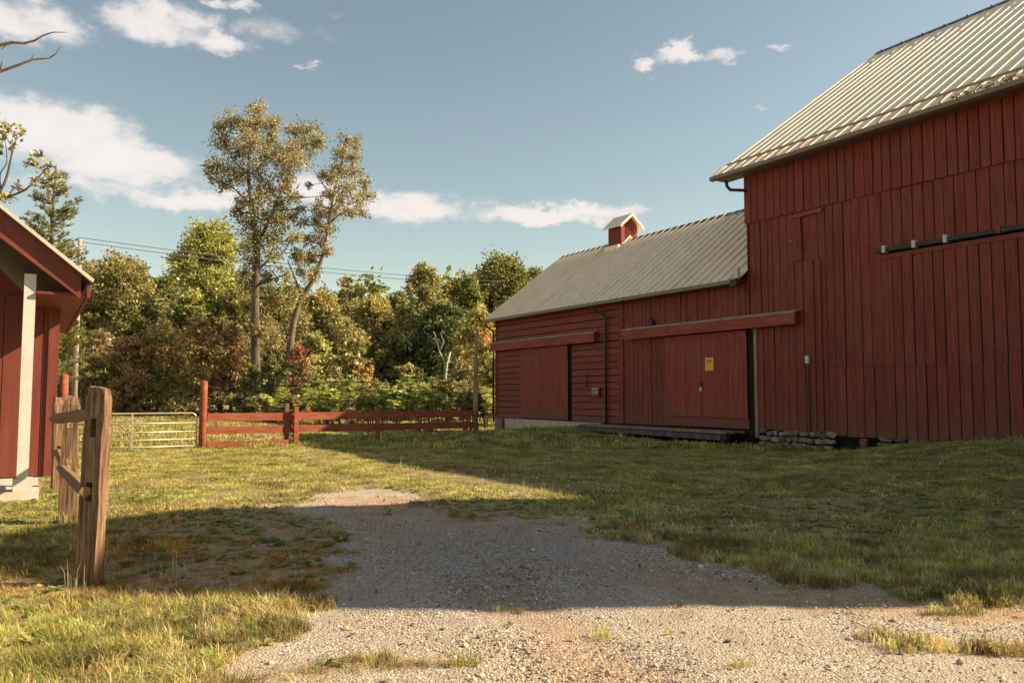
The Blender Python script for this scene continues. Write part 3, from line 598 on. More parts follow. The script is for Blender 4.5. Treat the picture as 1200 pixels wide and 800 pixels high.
# roof
ptip = W(*sd0)
def ysh(px, py, x):   # solve local y,z on the plane local x
    d = sd0[0] - x; r = ray(px, py); t = d / (r.x * D.x + r.y * D.y); P = Vector((0, 0, CAMH)) + r * t; return P.x * E.x + P.y * E.y - sd0[1], P.z
RX = .35
ty, tz = ysh(109, 331, RX); uy, uz = ysh(0, 243, RX); sl_ = (uz - tz) / (ty - uy)
ridge_y = -3.0; ridge_z = tz + sl_ * (ty - ridge_y)
fx = -8.9
for s in (1, -1):
    yt = ty if s == 1 else 2 * ridge_y - ty
    n = 11; w = (RX - fx) / n
    for k in range(n):
        MB().poly([(RX - (k + 1) * w + .002, yt, tz), (RX - (k + 1) * w + .002, ridge_y, ridge_z), (RX - (k + 1) * w + .002, ridge_y, ridge_z + .05), (RX - (k + 1) * w + .002, yt + .02 * s, tz + .05)], (w - .004, 0, 0)).build('roof_panel', M['roof2'], shed)
    dz = -.012; fw_ = .50
    inset = .16 * s
    MB().poly([(RX - .17, yt - inset, tz + sl_ * .16 + dz), (RX - .17, ridge_y, ridge_z + dz), (RX - .17, ridge_y, ridge_z - fw_), (RX - .17, yt - inset, tz + sl_ * .16 - fw_ + .12)], (.05, 0, 0)).build('rake_board', M['red_shed'], shed)
    MB().poly([(fx + .1, yt - .10 * s, tz + sl_ * .10 - .03), (fx + .1, ridge_y, ridge_z - .03), (fx + .1, ridge_y, ridge_z - .06), (fx + .1, yt - .10 * s, tz + sl_ * .10 - .06)], (RX - fx - .28, 0, 0)).build('soffit', M['red_shed'], shed)
    MB().poly([(fx + .1, yt - .02 * s, tz - .01), (fx + .1, yt - .02 * s, tz - .22), (fx + .1, yt - .07 * s, tz - .22), (fx + .1, yt - .07 * s, tz + .02)], (RX - fx - .26, 0, 0)).build('eave_board', M['red_shed'], shed)
    MB().poly([(fx + .1, yt - .08 * s, tz - .20), (fx + .1, yt - .75 * s, tz - .20), (fx + .1, yt - .75 * s, tz - .16), (fx + .1, yt - .08 * s, tz - .16)], (RX - fx - .30, 0, 0)).build('soffit', M['red_shed'], shed)
MB().poly([(-PD - .09, -5.9, 3.0), (-PD - .09, .1, 3.0), (-PD - .09, ridge_y, ridge_z - .1)], (.02, 0, 0)).build('gable_wall', M['red_shed'], shed)

# ------------------------------------------------------------------ red board fence with posts, gate
F0 = Vector((-9.15, 23.6, 0)); fe0 = F0.dot(E); fd0 = F0.dot(D)
def fz(e): p = W(fd0, fe0 + e); return hz(p.x, p.y)
FEN = thing('board_fence', 'red board fence running from the tall gate post to the barn corner pole', 'fence', W(fd0, fe0))
fl = 9.25
posts = [2.74, 5.45]
zf = lambda e: float(np.interp(e, [0, 3, 9.3], [1.03, 1.04, 1.06]))
segs = [0.1, 2.70, 5.40, 9.1]
for rowi, (a, b) in enumerate(((-.235, 0), (-.62, -.40), (-1.02, -.84))):
    for q in range(3):
        if rowi == 2 and q > 0: continue
        ya, yb = segs[q], segs[q + 1]
        if q == 0 and rowi < 2: yb = 2.34
        o = piece('fence_board', M['red_fence'], FEN, .04, .075, ya + .01, yb - .01, 1.04 + a, 1.04 + b, (R(.15 * (q - 1)), 0, 0))
        if q == 0 and rowi < 2: piece('fence_board', M['red_fence'], FEN, -.07, -.035, 2.25, 2.75, 1.04 + a - .02, 1.04 + b - .02)
for e_ in posts:
    piece('fence_post', M['red_fence'], FEN, -.035 + .08, .075 + .08, e_ - .07, e_ + .07, fz(e_) - .15, 1.22)
piece('pale_post', M['post_wood'], FEN, -.20, -.08, 2.45, 2.57, -.2, 1.32)
tp = thing('gate_post', 'tall round red post between the metal gate and the board fence', 'post', F0)
MB().tube([(0, 0, -.3), (0, 0, .5), (.01, 0, 1.2), (.0, .01, 1.96), (0, .01, 2.0)], [.115, .11, .105, .10, .07], 12).build('post', M['red_fence'], tp, True)
hp = thing('hinge_post', 'tall red post behind the split rail posts at the hinge end of the gate', 'post', W(fd0, fe0 - 3.62))
MB().tube([(0, 0, -.3), (0, 0, 2.1), (0, 0, 2.16)], [.12, .11, .07], 12).build('post', M['red_fence'], hp, True)
gt = thing('farm_gate', 'silver tubular metal farm gate closed beside the shed', 'gate', W(fd0, fe0 - .18))
gl = 3.32; gz0, gz1 = -.10, 1.055; r0 = .025; c = .16
pts = [(0, 0, gz0)] + [(0, 0, gz1 - c)] + [(0, -c + c * math.cos(a), gz1 - c + c * math.sin(a)) for a in np.linspace(.3, math.pi / 2, 5)] + [(0, -gl + c, gz1)] + [(0, -gl + c - c * math.sin(a), gz1 - c + c * math.cos(a)) for a in np.linspace(.3, math.pi / 2, 5)] + [(0, -gl, gz0), (0, -gl / 2, gz0), (0, 0, gz0)]
MB().tube(pts, r0, 8).build('gate_frame', M['galv'], gt, True)
for zz in (.77, .52, .30, .10): MB().tube([(0, -.02, zz), (0, -gl + .02, zz)], r0 * .85, 8).build('gate_bar', M['galv'], gt, True)
for yy in (-1.72,): MB().box(-.03, .03, yy - .025, yy + .025, gz0, gz1).build('brace', M['galv'], gt)
MB().tube([(0, 0, .62), (0, .10, .62)], .012, 6).build('latch', M['black'], gt)
# pole at barn corner
pe = fe0 + 9.2; pp = W(fd0 + .05, pe); zpp = hz(pp.x, pp.y)
bp = thing('corner_pole', 'slender weathered pole where the board fence ends near the low barn', 'pole', (pp.x, pp.y, zpp))
MB().tube([(0, 0, -.3), (.0, .02, 1.5), (.03, 0, 2.9), (.05, .02, 3.75)], [.10, .09, .07, .055], 9).build('pole', M['grey_wood'], bp, True)
for zz in (2.03, 2.30, 3.55): MB().tube([(-.06, -.05, zz), (-.16, -.05, zz)], .03, 6).build('insulator', M['black'], bp)

# ------------------------------------------------------------------ split rail fence posts in the foreground
def split_post(loc, label, h, w, t, holes, rz, lean, seed):
    o = thing('split_rail_post', label, 'fence post', loc, rz, 'split rail posts beside the lawn')
    r = random.Random(seed); zs = [-.35, 0]
    for a, b in holes: zs += [a, (a + b) / 2, b]
    zs += [h * .35, h * .6, h * .8, h - .10, h]; zs = sorted(set(zs)); hw_ = .030
    bm = bmesh.new(); rings = []
    nx_ = [-1, -.62, None, None, .62, 1]
    prev = None
    for z in zs:
        tp_ = 1 - .10 * (z / h); 
        if z > h - .11: tp_ *= .97 if z < h else .80
        tt = t * (1 if z < h else .62)
        j = lambda: r.uniform(-.007, .007)
        xs = [-w / 2 * tp_, -w / 2 * tp_ * .93, -hw_ - .002, hw_ + .002, w / 2 * tp_ * .93, w / 2 * tp_]
        row = []
        for side in (-1, 1):
            for i, x in enumerate(xs):
                y = side * (tt / 2 * (.93 if i in (0, 5) else 1)) ; row.append(bm.verts.new((x + j(), y + j() * .8, z + (r.uniform(-.015, .012) if z == h else 0))))
        rings.append((z, row))
    hole = lambda z: any(a - 1e-6 <= z < b - 1e-6 for a, b in holes)
    for (za, A), (zb, B) in zip(rings, rings[1:]):
        for i in range(5):
            if i == 2 and hole(za):
                continue
            bm.faces.new((A[i], A[i + 1], B[i + 1], B[i])); bm.faces.new((A[7 + i], A[6 + i], B[6 + i], B[7 + i]))
        bm.faces.new((A[6], A[0], B[0], B[6])); bm.faces.new((A[5], A[11], B[11], B[5]))
        if hole(za):
            bm.faces.new((A[2], A[8], B[8], B[2])); bm.faces.new((A[9], A[3], B[3], B[9]))
    for a, b in holes:
        for zc in (a, b):
            A = [row for z, row in rings if abs(z - zc) < 1e-6][0]; bm.faces.new((A[2], A[3], A[9], A[8]))
    A = rings[-1][1]
    for i in range(5): bm.faces.new((A[i], A[i + 1], A[7 + i], A[6 + i]))
    bmesh.ops.recalc_face_normals(bm, faces=bm.faces)
    me = bpy.data.meshes.new('post'); bm.to_mesh(me); bm.free(); me.materials.append(M['post_wood'])
    p = bpy.data.objects.new('post', me); col.objects.link(p); p.parent = o; p.rotation_euler = lean
    return o
p1 = gnd(103, 684); p2 = gnd(79, 613); p3 = W(14.75, .42)
sp_rz = RZ + math.pi / 2        # local x = E, local y = D
split_post(p1, 'nearest split rail post with two mortise holes at the end of the fence', 1.66, .205, .108, [(.70, .86), (1.24, 1.40)], sp_rz - .80, (R(.5), R(2.4), 0), 1)
split_post(p2, 'second split rail post behind the nearest one with its upper half in sunlight', 1.58, .20, .13, [(.62, .80), (1.18, 1.36)], sp_rz - .1, (R(1), R(-.5), 0), 2)
split_post(p3, 'farthest slender split rail post close to the corner of the small shed', 1.55, .15, .13, [(.62, .78), (1.15, 1.30)], sp_rz + .25, (R(0), R(-1), 0), 3)
def rail(a, b, r, label, tipm=None):
    o = thing('fence_rail', label, 'fence rail', (a + b) / 2, 0, 'split rails between the posts'); a = a - o.location; b = b - o.location
    n = 5; rr_ = random.Random(int(a.x * 100)); pts = [a.lerp(b, k / n) + Vector((0, 0, rr_.uniform(-.004, .004))) for k in range(n + 1)]
    MB().tube(pts, [r * .75] + [r * rr_.uniform(.92, 1.08) for _ in range(n - 1)] + [r * .6], 5).build('rail', M['rail_wood'], o); return o
up = lambda p, z: Vector((p.x, p.y, z))
q1 = p1 + D * .12; q2 = p2 + D * .42 - E * .10
rail(at(104, 486, 6.78), at(61, 491, 9.6), .062, 'upper split rail between the nearest and the second post, pale at its tip')
rail(at(100, 576, 6.75), at(70, 547, 9.75), .065, 'lower split rail between the nearest and the second post')
rail(up(p2 + D * .15 - E * .06, .72), up(p3 + D * .15, .70), .055, 'lower split rail between the second and the farthest post')

# ------------------------------------------------------------------ utility pole and wires
up_ = at(87, 470, 46); upz = at(87, 280, 46).z
ut = thing('utility_pole', 'thin pale utility pole rising behind the small red shed', 'utility pole', (up_.x, up_.y, 0), 0)
MB().tube([(0, 0, -.3), (0, 0, 5), (0, 0, upz)], [.17, .15, .12], 10).build('pole', M['pole_wood'], ut, True)
MB().box(-.05, .05, -.6, .6, upz - .55, upz - .45).build('crossarm', M['pole_wood'], ut)
for yy in (-.5, .5): MB().tube([(0, yy, upz - .45), (0, yy, upz - .32)], .04, 6).build('insulator', M['white'], ut)
def wire(pts, r, label, g):
    c0 = Vector(pts[0]); o = MB().tube([Vector(p) - c0 for p in pts], r, 5).build('overhead_wire', M['wire'], None); o.location = c0; props(o, label, 'wire', g)
def wpath(a, b, sag, n=16): return [a.lerp(b, k / n) - Vector((0, 0, 4 * sag * (k / n) * (1 - k / n))) for k in range(n + 1)]
wire(wpath(at(91, 278, 46), at(640, 331, 84), .55), .026, 'upper of two overhead wires crossing the sky from the utility pole', 'overhead wires from the utility pole')
wire(wpath(at(91, 283, 46), at(640, 336, 84), .55), .026, 'lower of two overhead wires crossing the sky from the utility pole', 'overhead wires from the utility pole')
bpt = lambda z: Vector((pp.x - .1, pp.y, zpp + z))
wire(wpath(bpt(3.55), at(300, 372, 56), .2), .012, 'highest thin wire running left from the corner pole across the trees', 'thin wires on the corner pole')
wire(wpath(bpt(3.42), at(300, 377, 56), .2), .012, 'thin wire just below the highest one on the corner pole', 'thin wires on the corner pole')
wire(wpath(bpt(2.30), at(300, 441, 48), .1), .013, 'middle thin wire running left from the corner pole above the bushes', 'thin wires on the corner pole')
wire(wpath(bpt(2.03), at(300, 447, 48), .1), .013, 'lowest thin wire running left from the corner pole above the bushes', 'thin wires on the corner pole')

# ------------------------------------------------------------------ trees
PAL = {
    'olive': [(.115, .100, .036), (.17, .145, .052), (.070, .064, .026)],
    'brownolive': [(.13, .105, .042), (.18, .14, .055), (.09, .075, .034)],
    'lime': [(.155, .155, .045), (.20, .19, .06), (.115, .12, .036)],
    'green': [(.075, .085, .022), (.12, .115, .03), (.05, .058, .018)],
    'dark': [(.04, .052, .018), (.06, .07, .022), (.03, .036, .014)],
    'yellow': [(.16, .14, .045), (.20, .165, .055), (.12, .11, .036)],
    'rust': [(.17, .10, .05), (.13, .08, .038), (.20, .135, .06)],
    'red': [(.22, .055, .035), (.16, .05, .03), (.20, .10, .04)],
    'orange': [(.26, .15, .04), (.20, .13, .04), (.15, .12, .03)],
    'sumac': [(.17, .19, .045), (.28, .27, .08), (.12, .14, .035)],
    'pine': [(.09, .095, .03), (.15, .135, .04), (.06, .062, .022)],
    'moss': [(.10, .085, .03), (.07, .065, .022), (.15, .11, .04)],
}
LEAFK = 2.9
def leaves(C_, S_, palette, size, aspect=.55, seed=0, droop=0.0, dirs=None):
    """C_: leaf centres (n,3); returns mesh arrays of folded kite leaves"""
    g = np.random.default_rng(seed); n = len(C_)
    a = g.normal(size=(n, 3)) if dirs is None else dirs + g.normal(size=(n, 3)) * .35
    a[:, 2] -= droop; a /= np.linalg.norm(a, axis=1)[:, None]
    b = np.cross(a, g.normal(size=(n, 3))); b /= np.linalg.norm(b, axis=1)[:, None]
    s = size * g.uniform(.6, 1.35, n)[:, None]
    v = np.stack([C_ - a * s * .5, C_ + b * s * aspect * .5 , C_ + a * s * .5, C_ - b * s * aspect * .5], 1).reshape(-1, 3)
    f = np.arange(4 * n).reshape(n, 4)
    p = np.array(PAL[palette]) * LEAFK
    pick = g.integers(0, len(p), n); c = p[pick] * S_[:, None] * g.uniform(.85, 1.18, (n, 1)); return v, f, np.repeat(c, 4, 0)
def crown_pts(clumps, per, seed, shell=.55, spread=.19):
    g = np.random.default_rng(seed); P = []; S = []; Dv = []
    for (c, r) in clumps:
        r = np.asarray(r, float) * np.ones(3); n = int(per * r[0] * r[2])
        k = max(5, int(n / 22)); sc_ = g.normal(size=(k, 3)); sc_ /= np.linalg.norm(sc_, axis=1)[:, None]; sc_ *= (shell + (1 - shell) * g.uniform(0, 1, (k, 1)) ** .6) * g.uniform(.6, 1.12, (k, 1))
        w = g.integers(0, k, n); o = sc_[w] + g.normal(size=(n, 3)) * spread
        P.append(np.asarray(c) + o * r); S.append(g.uniform(.72, 1.25, k)[w]); Dv.append(o)
    return np.concatenate(P), np.concatenate(S), np.concatenate(Dv)
def make_tree(name, label, cat, basep, limbs, clumps, per, palette, size, barkm, seed, group=None, aspect=.55, twigs=True, shell=.5, mixpal=None, droop=0, spread=.19):
    t = thing(name, label, cat, basep, 0, group); bv = np.array(basep)
    tk = MB(); lp = []
    for pts, r0_, r1_ in limbs:
        pts = [Vector(p) - Vector(basep) for p in pts]; n = len(pts); sm = []
        for i in range(n - 1):
            for q in range(4):
                a_ = pts[max(i - 1, 0)]; b_ = pts[i]; c_ = pts[i + 1]; d_ = pts[min(i + 2, n - 1)]; u = q / 4
                sm.append(.5 * ((2 * b_) + (c_ - a_) * u + (2 * a_ - 5 * b_ + 4 * c_ - d_) * u * u + (3 * b_ - a_ - 3 * c_ + d_) * u ** 3))
        sm.append(pts[-1]); rad = [r0_ + (r1_ - r0_) * (i / (len(sm) - 1)) ** .8 for i in range(len(sm))]
        tk.tube(sm, rad, 7); lp += [(p, r) for p, r in zip(sm, rad)]
    g = random.Random(seed)
    if twigs:
        for c, r in clumps:
            c = Vector(c) - Vector(basep); rr_ = (r if isinstance(r, (int, float)) else r[0])
            cand = [(p, q) for p, q in lp if p.z < c.z + rr_ * .3] or lp
            p, q = min(cand, key=lambda a: (a[0] - c).length); mid = p.lerp(c, .5) + Vector((g.uniform(-1, 1), g.uniform(-1, 1), g.uniform(-.2, .8))) * rr_ * .18
            tk.tube([p, mid, c], [min(q * .6, .12), min(q * .45, .07), .025], 5)
            for _ in range(5):
                e_ = c + Vector((g.gauss(0, 1), g.gauss(0, 1), g.gauss(.3, .8))).normalized() * rr_ * .85; tk.tube([mid.lerp(c, g.uniform(.3, 1)), c.lerp(e_, .55) + Vector((0, 0, .08)), e_], [.04, .025, .01], 4)
    tk.build('trunk', barkm, t, True)
    P, S, Dv = crown_pts([(np.array(c) - bv, r) for c, r in clumps], per, seed, shell, spread)
    v, f, cl = leaves(P, S, palette, size, aspect, seed, droop, Dv * .6)
    if mixpal:          # second leaf colour in patches of its own
        m2 = np.array(PAL[mixpal[0]]) * LEAFK; nv = vnoise((P[:, 0] + P[:, 1]) * mixpal[1], P[:, 2] * mixpal[1] + 7, seed) + (P[:, 2] - P[:, 2].mean()) / (np.ptp(P[:, 2]) + .1) * mixpal[3]
        s_ = nv > mixpal[2]; g2 = np.random.default_rng(seed + 5); c2 = m2[g2.integers(0, len(m2), len(P))] * (S * g2.uniform(.75, 1.3, len(P)))[:, None]
        cl = np.where(np.repeat(s_, 4)[:, None], np.repeat(c2, 4, 0), cl)
    cr = bpy.data.objects.new('crown', np_mesh('crown', v, f, M['leaf'], colr=cl)); col.objects.link(cr); cr.parent = t
    return t
def U(px): return px * 1.0
# --- the two tall trees
YT = 56.0; mpp = YT / 930
g_ = random.Random(11)
def cl(lst, Y, spread=1.6):
    return [(at(x, y, Y + g_.uniform(-spread, spread)), (r * Y / 930, r * Y / 930, (ry or r) * Y / 930)) for x, y, r, ry in lst]
A = lambda x, y, dy=0: at(x, y, YT + dy)
b1 = A(300, 487); b1.z = 0
limbs1 = [([b1, A(300, 440), A(299, 380), A(300, 320), A(302, 270)], .38, .24), ([A(302, 300), A(296, 250), A(291, 200), A(295, 165), A(305, 130)], .22, .04),
          ([A(301, 285), A(314, 262, .5), A(326, 232, .8), A(338, 205, 1), A(352, 165, 1.2)], .17, .03), ([A(301, 318), A(318, 302), A(332, 296), A(345, 270)], .10, .02),
          ([A(292, 205), A(275, 190), A(262, 165)], .08, .02), ([A(293, 240), A(275, 222), A(255, 212)], .08, .02)]
c1 = cl([(302, 128, 11, 10), (305, 145, 16, 12), (288, 150, 13, 12), (272, 143, 16, 13), (258, 150, 9, 9), (262, 168, 16, 13), (300, 168, 20, 14), (282, 180, 16, 12), (320, 150, 10, 14), (318, 168, 12, 12),
         (252, 196, 13, 10), (268, 200, 18, 12), (246, 208, 7, 7), (262, 215, 13, 10), (284, 206, 12, 10), (302, 200, 12, 14), (345, 155, 13, 11), (362, 152, 12, 11), (358, 172, 16, 12), (372, 168, 9, 12), (340, 176, 14, 12), (348, 190, 18, 10),
         (326, 188, 13, 11), (330, 205, 14, 11), (312, 185, 10, 9), (318, 222, 16, 14), (300, 232, 14, 16), (282, 236, 9, 10), (280, 250, 8, 10), (328, 240, 12, 12), (310, 252, 15, 15), (292, 262, 12, 14), (328, 262, 11, 13), (302, 280, 18, 14), (322, 282, 13, 12),
         (288, 290, 12, 12), (292, 330, 13, 14), (312, 325, 12, 14), (318, 350, 12, 14), (290, 360, 10, 14), (308, 385, 10, 14), (286, 320, 9, 9), (336, 322, 8, 10), (320, 395, 12, 16), (296, 410, 11, 14), (344, 232, 9, 9), (352, 246, 8, 8), (336, 222, 8, 8), (340, 255, 8, 10), (295, 305, 13, 8), (318, 300, 12, 9), (344, 280, 10, 10), (348, 298, 10, 9)], YT)
make_tree('tall_tree', 'tallest tree with airy brown green crown behind the board fence', 'tree', b1, limbs1, c1, 900, 'olive', .19, M['bark'], 31, mixpal=('brownolive', .5, .5, .2), shell=.2, spread=.36)
b2 = A(333, 487, 2); b2.z = 0
limbs2 = [([b2, A(337, 440, 2), A(343, 385, 2), A(352, 352, 2), A(366, 330, 2), A(378, 300, 2), A(386, 255, 2), A(394, 215, 2), A(405, 172, 2)], .34, .04),
          ([A(386, 262, 2), A(400, 250, 2), A(422, 243, 2)], .09, .02), ([A(353, 345, 2), A(345, 325, 2), A(337, 305, 1)], .12, .03), ([A(390, 232, 2), A(378, 215, 2), A(368, 200, 2)], .07, .02)]
c2 = cl([(405, 165, 9, 9), (418, 168, 7, 11), (400, 180, 12, 10), (415, 185, 9, 9), (398, 198, 13, 11), (415, 203, 12, 10), (388, 208, 9, 9), (408, 220, 14, 10), (428, 215, 8, 8), (432, 230, 9, 7), (420, 235, 11, 9), (398, 235, 11, 9),
         (385, 228, 9, 9), (378, 205, 7, 7), (410, 248, 11, 7), (425, 250, 8, 6), (386, 250, 12, 10), (372, 240, 7, 8), (382, 270, 11, 11), (370, 262, 8, 8), (376, 288, 10, 10), (385, 296, 7, 8), (366, 305, 9, 9), (352, 318, 8, 8), (360, 280, 8, 9), (355, 262, 7, 7), (370, 320, 8, 8), (350, 232, 5, 5), (362, 300, 9, 10), (352, 300, 8, 10), (366, 325, 9, 9), (345, 345, 8, 12), (372, 250, 8, 9), (362, 218, 5, 6)], YT + 2)
make_tree('tall_tree', 'leaning slender tree with a curved trunk right of the tallest tree', 'tree', b2, limbs2, c2, 1000, 'olive', .18, M['bark_pale'], 32, mixpal=('brownolive', .5, .55, .1), shell=.2, spread=.36)

def bushy(name, label, cat, px, top, w, Y, pal, seed, per=34, size=.36, lo=.12, barkm=None, group=None, mixpal=None, ncl=None, aspect=.6, shape=1.0, shell=.55):
    g = random.Random(seed); b = at(px, 470, Y); b.z = 0; H_ = at(px, top, Y).z; Wd = w * Y / 930 / 2
    n = ncl or max(28, int(Wd * H_ * .95)); cls = []
    for i in range(n):
        u = (i + .5) / n; z = H_ * (lo + (1 - lo) * u * .93) ; prof = math.sin(math.pi * min(1, (.12 + .88 * u) ** shape * .93 + .02)) ** .55 if u > .5 else 1.0
        rr_ = Wd * g.uniform(.30, .48); th = g.uniform(0, 2 * math.pi); q = max(0, Wd * prof - rr_ * .8) * math.sqrt(g.uniform(.15, 1))
        cls.append(((b.x + q * math.cos(th), b.y + q * math.sin(th) * .8, min(z, H_ - rr_ * .55)), (rr_, rr_, rr_ * .72)))
    lean = g.uniform(-.05, .05) * H_
    top_ = Vector((b.x + lean, b.y, H_ * .88)); limbs = [([b, b.lerp(top_, .35) + Vector((g.uniform(-.3, .3), 0, 0)), b.lerp(top_, .7), top_], max(.09, H_ * .017), .03)]
    for k in range(4):
        a = b.lerp(top_, g.uniform(.25, .6)); th = g.uniform(0, 6.28); limbs.append(([a, a + Vector((math.cos(th), math.sin(th), 1.0)) * Wd * .35, a + Vector((math.cos(th) * .8, math.sin(th) * .8, 1.4)) * Wd * .7], max(.05, H_ * .008), .02))
    return make_tree(name, label, cat, b, limbs, cls, per, pal, size, barkm or M['bark'], seed, group, aspect, mixpal=mixpal, shell=shell)
GB = 'trees in the background wood'
TR = [
    (290, 345, 60, 78, 'brownolive', ('olive', .3, .5, 0), 'brownish tree behind and left of the tallest trunk'),
    (350, 352, 56, 78, 'olive', ('yellow', .3, .5, 0), 'olive tree seen between the leaning trunk and its neighbour'),
    (420, 352, 60, 86, 'green', ('olive', .3, .5, 0), 'green tree far behind the thin brown tree top'),
    (520, 325, 50, 84, 'olive', None, 'olive tree far behind the pointed yellow green tree'),
    (60, 330, 80, 86, 'olive', None, 'olive tree far behind the small shed'),
    (160, 318, 56, 84, 'olive', ('brownolive', .3, .5, 0), 'olive tree far behind the hedge, its top between two rounder crowns'),  # px, top, width, Y, palette, mix, label
    (135, 302, 95, 72, 'olive', ('brownolive', .3, .55, 0), 'broad olive green tree just right of the utility pole'),
    (185, 318, 55, 76, 'green', None, 'rounded green tree between the broad olive tree and the lime green tree'),
    (98, 305, 60, 82, 'brownolive', None, 'brownish tree partly behind the utility pole'),
    (240, 256, 84, 68, 'lime', None, 'bright lime green tree left of the tallest tree'),
    (218, 335, 60, 64, 'lime', ('green', .4, .5, 0), 'lower yellow green tree in front of the lime green tree'),
    (270, 335, 60, 66, 'olive', None, 'olive tree behind the trunk of the tallest tree'),
    (325, 345, 70, 70, 'olive', ('yellow', .3, .55, 0), 'yellow olive tree between the two tall trunks'),
    (372, 338, 66, 74, 'yellow', ('olive', .3, .5, 0), 'yellow green tree right of the leaning trunk'),
    (403, 318, 26, 80, 'brownolive', None, 'thin brown tree top sticking up above the wood'),
    (438, 345, 62, 72, 'olive', ('yellow', .3, .6, 0), 'olive tree under the ends of the overhead wires'),
    (497, 303, 64, 68, 'olive', ('yellow', .35, .58, .1), 'tall pointed yellow green tree in the middle of the wood'),
    (466, 335, 40, 76, 'green', None, 'green tree tucked behind the tall pointed one on its left'),
    (545, 318, 60, 72, 'green', ('olive', .3, .5, 0), 'green tree between the pointed tree and the barn roof'),
    (585, 300, 84, 80, 'olive', ('green', .3, .5, 0), 'big rounded tree rising behind the far end of the low barn roof'),
    (625, 315, 60, 84, 'green', None, 'green tree mostly hidden by the low barn roof'),
    (516, 352, 80, 60, 'dark', ('pine', .4, .5, .1), 'dark evergreen tree in the middle of the wood'),
    (560, 360, 56, 56, 'yellow', ('orange', .5, .62, .1), 'yellow tree with reddish leaves beside the low barn corner'),
    (405, 372, 54, 58, 'yellow', ('olive', .4, .5, 0), 'small yellow tree with a pale stem behind the sumac bushes'),
    (455, 392, 60, 60, 'green', None, 'dark green tree behind the orange bush'),
    (368, 385, 44, 55, 'lime', None, 'pale lime sapling beside the leaning trunk'),
    (160, 345, 70, 66, 'green', ('olive', .4, .5, 0), 'green tree directly behind the tangled hedge'),
]
for i, (px, top, w, Y, pal, mx, lb) in enumerate(TR):
    bushy('woodland_tree', lb, 'tree', px, top, w * (1.0 if w < 30 else 1.3), Y, pal, 100 + i, mixpal=mx, per=360, size=.30, group=GB)
HB = [(112, 385, 70, 59, 'brownolive', 'leftmost tangled hedge shrub behind the gate'), (150, 392, 74, 58, 'brownolive', 'hedge shrub behind the middle of the gate'), (190, 376, 80, 59, 'brownolive', 'hedge shrub with rusty top left of the tall red post'),
      (232, 370, 84, 57, 'brownolive', 'tall rusty topped hedge shrub behind the tall red post'), (272, 378, 64, 58, 'brownolive', 'rusty hedge shrub left of the tallest trunk')]
for i, (px, top, w, Y, pal, lb) in enumerate(HB):
    bushy('hedge_shrub', lb, 'shrub', px, top, w, Y, pal, 200 + i, per=420, size=.24, lo=.02, mixpal=('rust', .6, .62, .55), group='tangled shrubs behind the gate', ncl=26)
SH = [(350, 400, 46, 51, 'red', ('rust', .6, .6, 0), 'reddish vine covered shrub below the leaning trunk'), (320, 415, 50, 50, 'green', ('brownolive', .6, .5, 0), 'green shrub between the two trunks'),
      (428, 422, 42, 49, 'orange', ('olive', .5, .6, -.4), 'orange tinted round bush behind the sumac'), (388, 428, 46, 50, 'olive', None, 'olive shrub left of the orange bush'),
      (480, 428, 60, 50, 'olive', ('green', .5, .5, 0), 'olive green shrub right of the orange bush'), (540, 425, 60, 49, 'olive', ('rust', .5, .7, 0), 'brownish shrub left of the corner pole'), (585, 410, 60, 52, 'lime', None, 'light green shrub behind the corner pole'),
      (292, 425, 44, 51, 'green', ('dark', .5, .5, 0), 'dark green shrub in front of the tallest trunk')]
for i, (px, top, w, Y, pal, mx, lb) in enumerate(SH):
    bushy('woodland_shrub', lb, 'shrub', px, top, w, Y, pal, 300 + i, per=420, size=.22, lo=.02, mixpal=mx, group='shrubs at the edge of the wood', ncl=22)
# bare snag
sb = at(523, 470, 50); sb.z = 0; S_ = lambda x, y: at(x, y, 50)
sn = thing('dead_snag', 'pale bare forked dead tree in front of the dark evergreen', 'tree', sb, 0)
tk = MB()
for pts, a, b in (([sb, S_(522, 440), S_(524, 425), S_(528, 412)], .10, .05), ([S_(523, 428), S_(515, 412), S_(512, 398), S_(508, 388)], .06, .02), ([S_(515, 412), S_(520, 400), S_(516, 390)], .035, .012), ([S_(528, 414), S_(532, 408), S_(538, 405)], .03, .01), ([S_(512, 398), S_(504, 396), S_(500, 390)], .025, .01)):
    tk.tube([p - sb for p in pts], list(np.linspace(a, b, len(pts))), 6)
tk.build('trunk', M['concrete_pale'], sn, True)

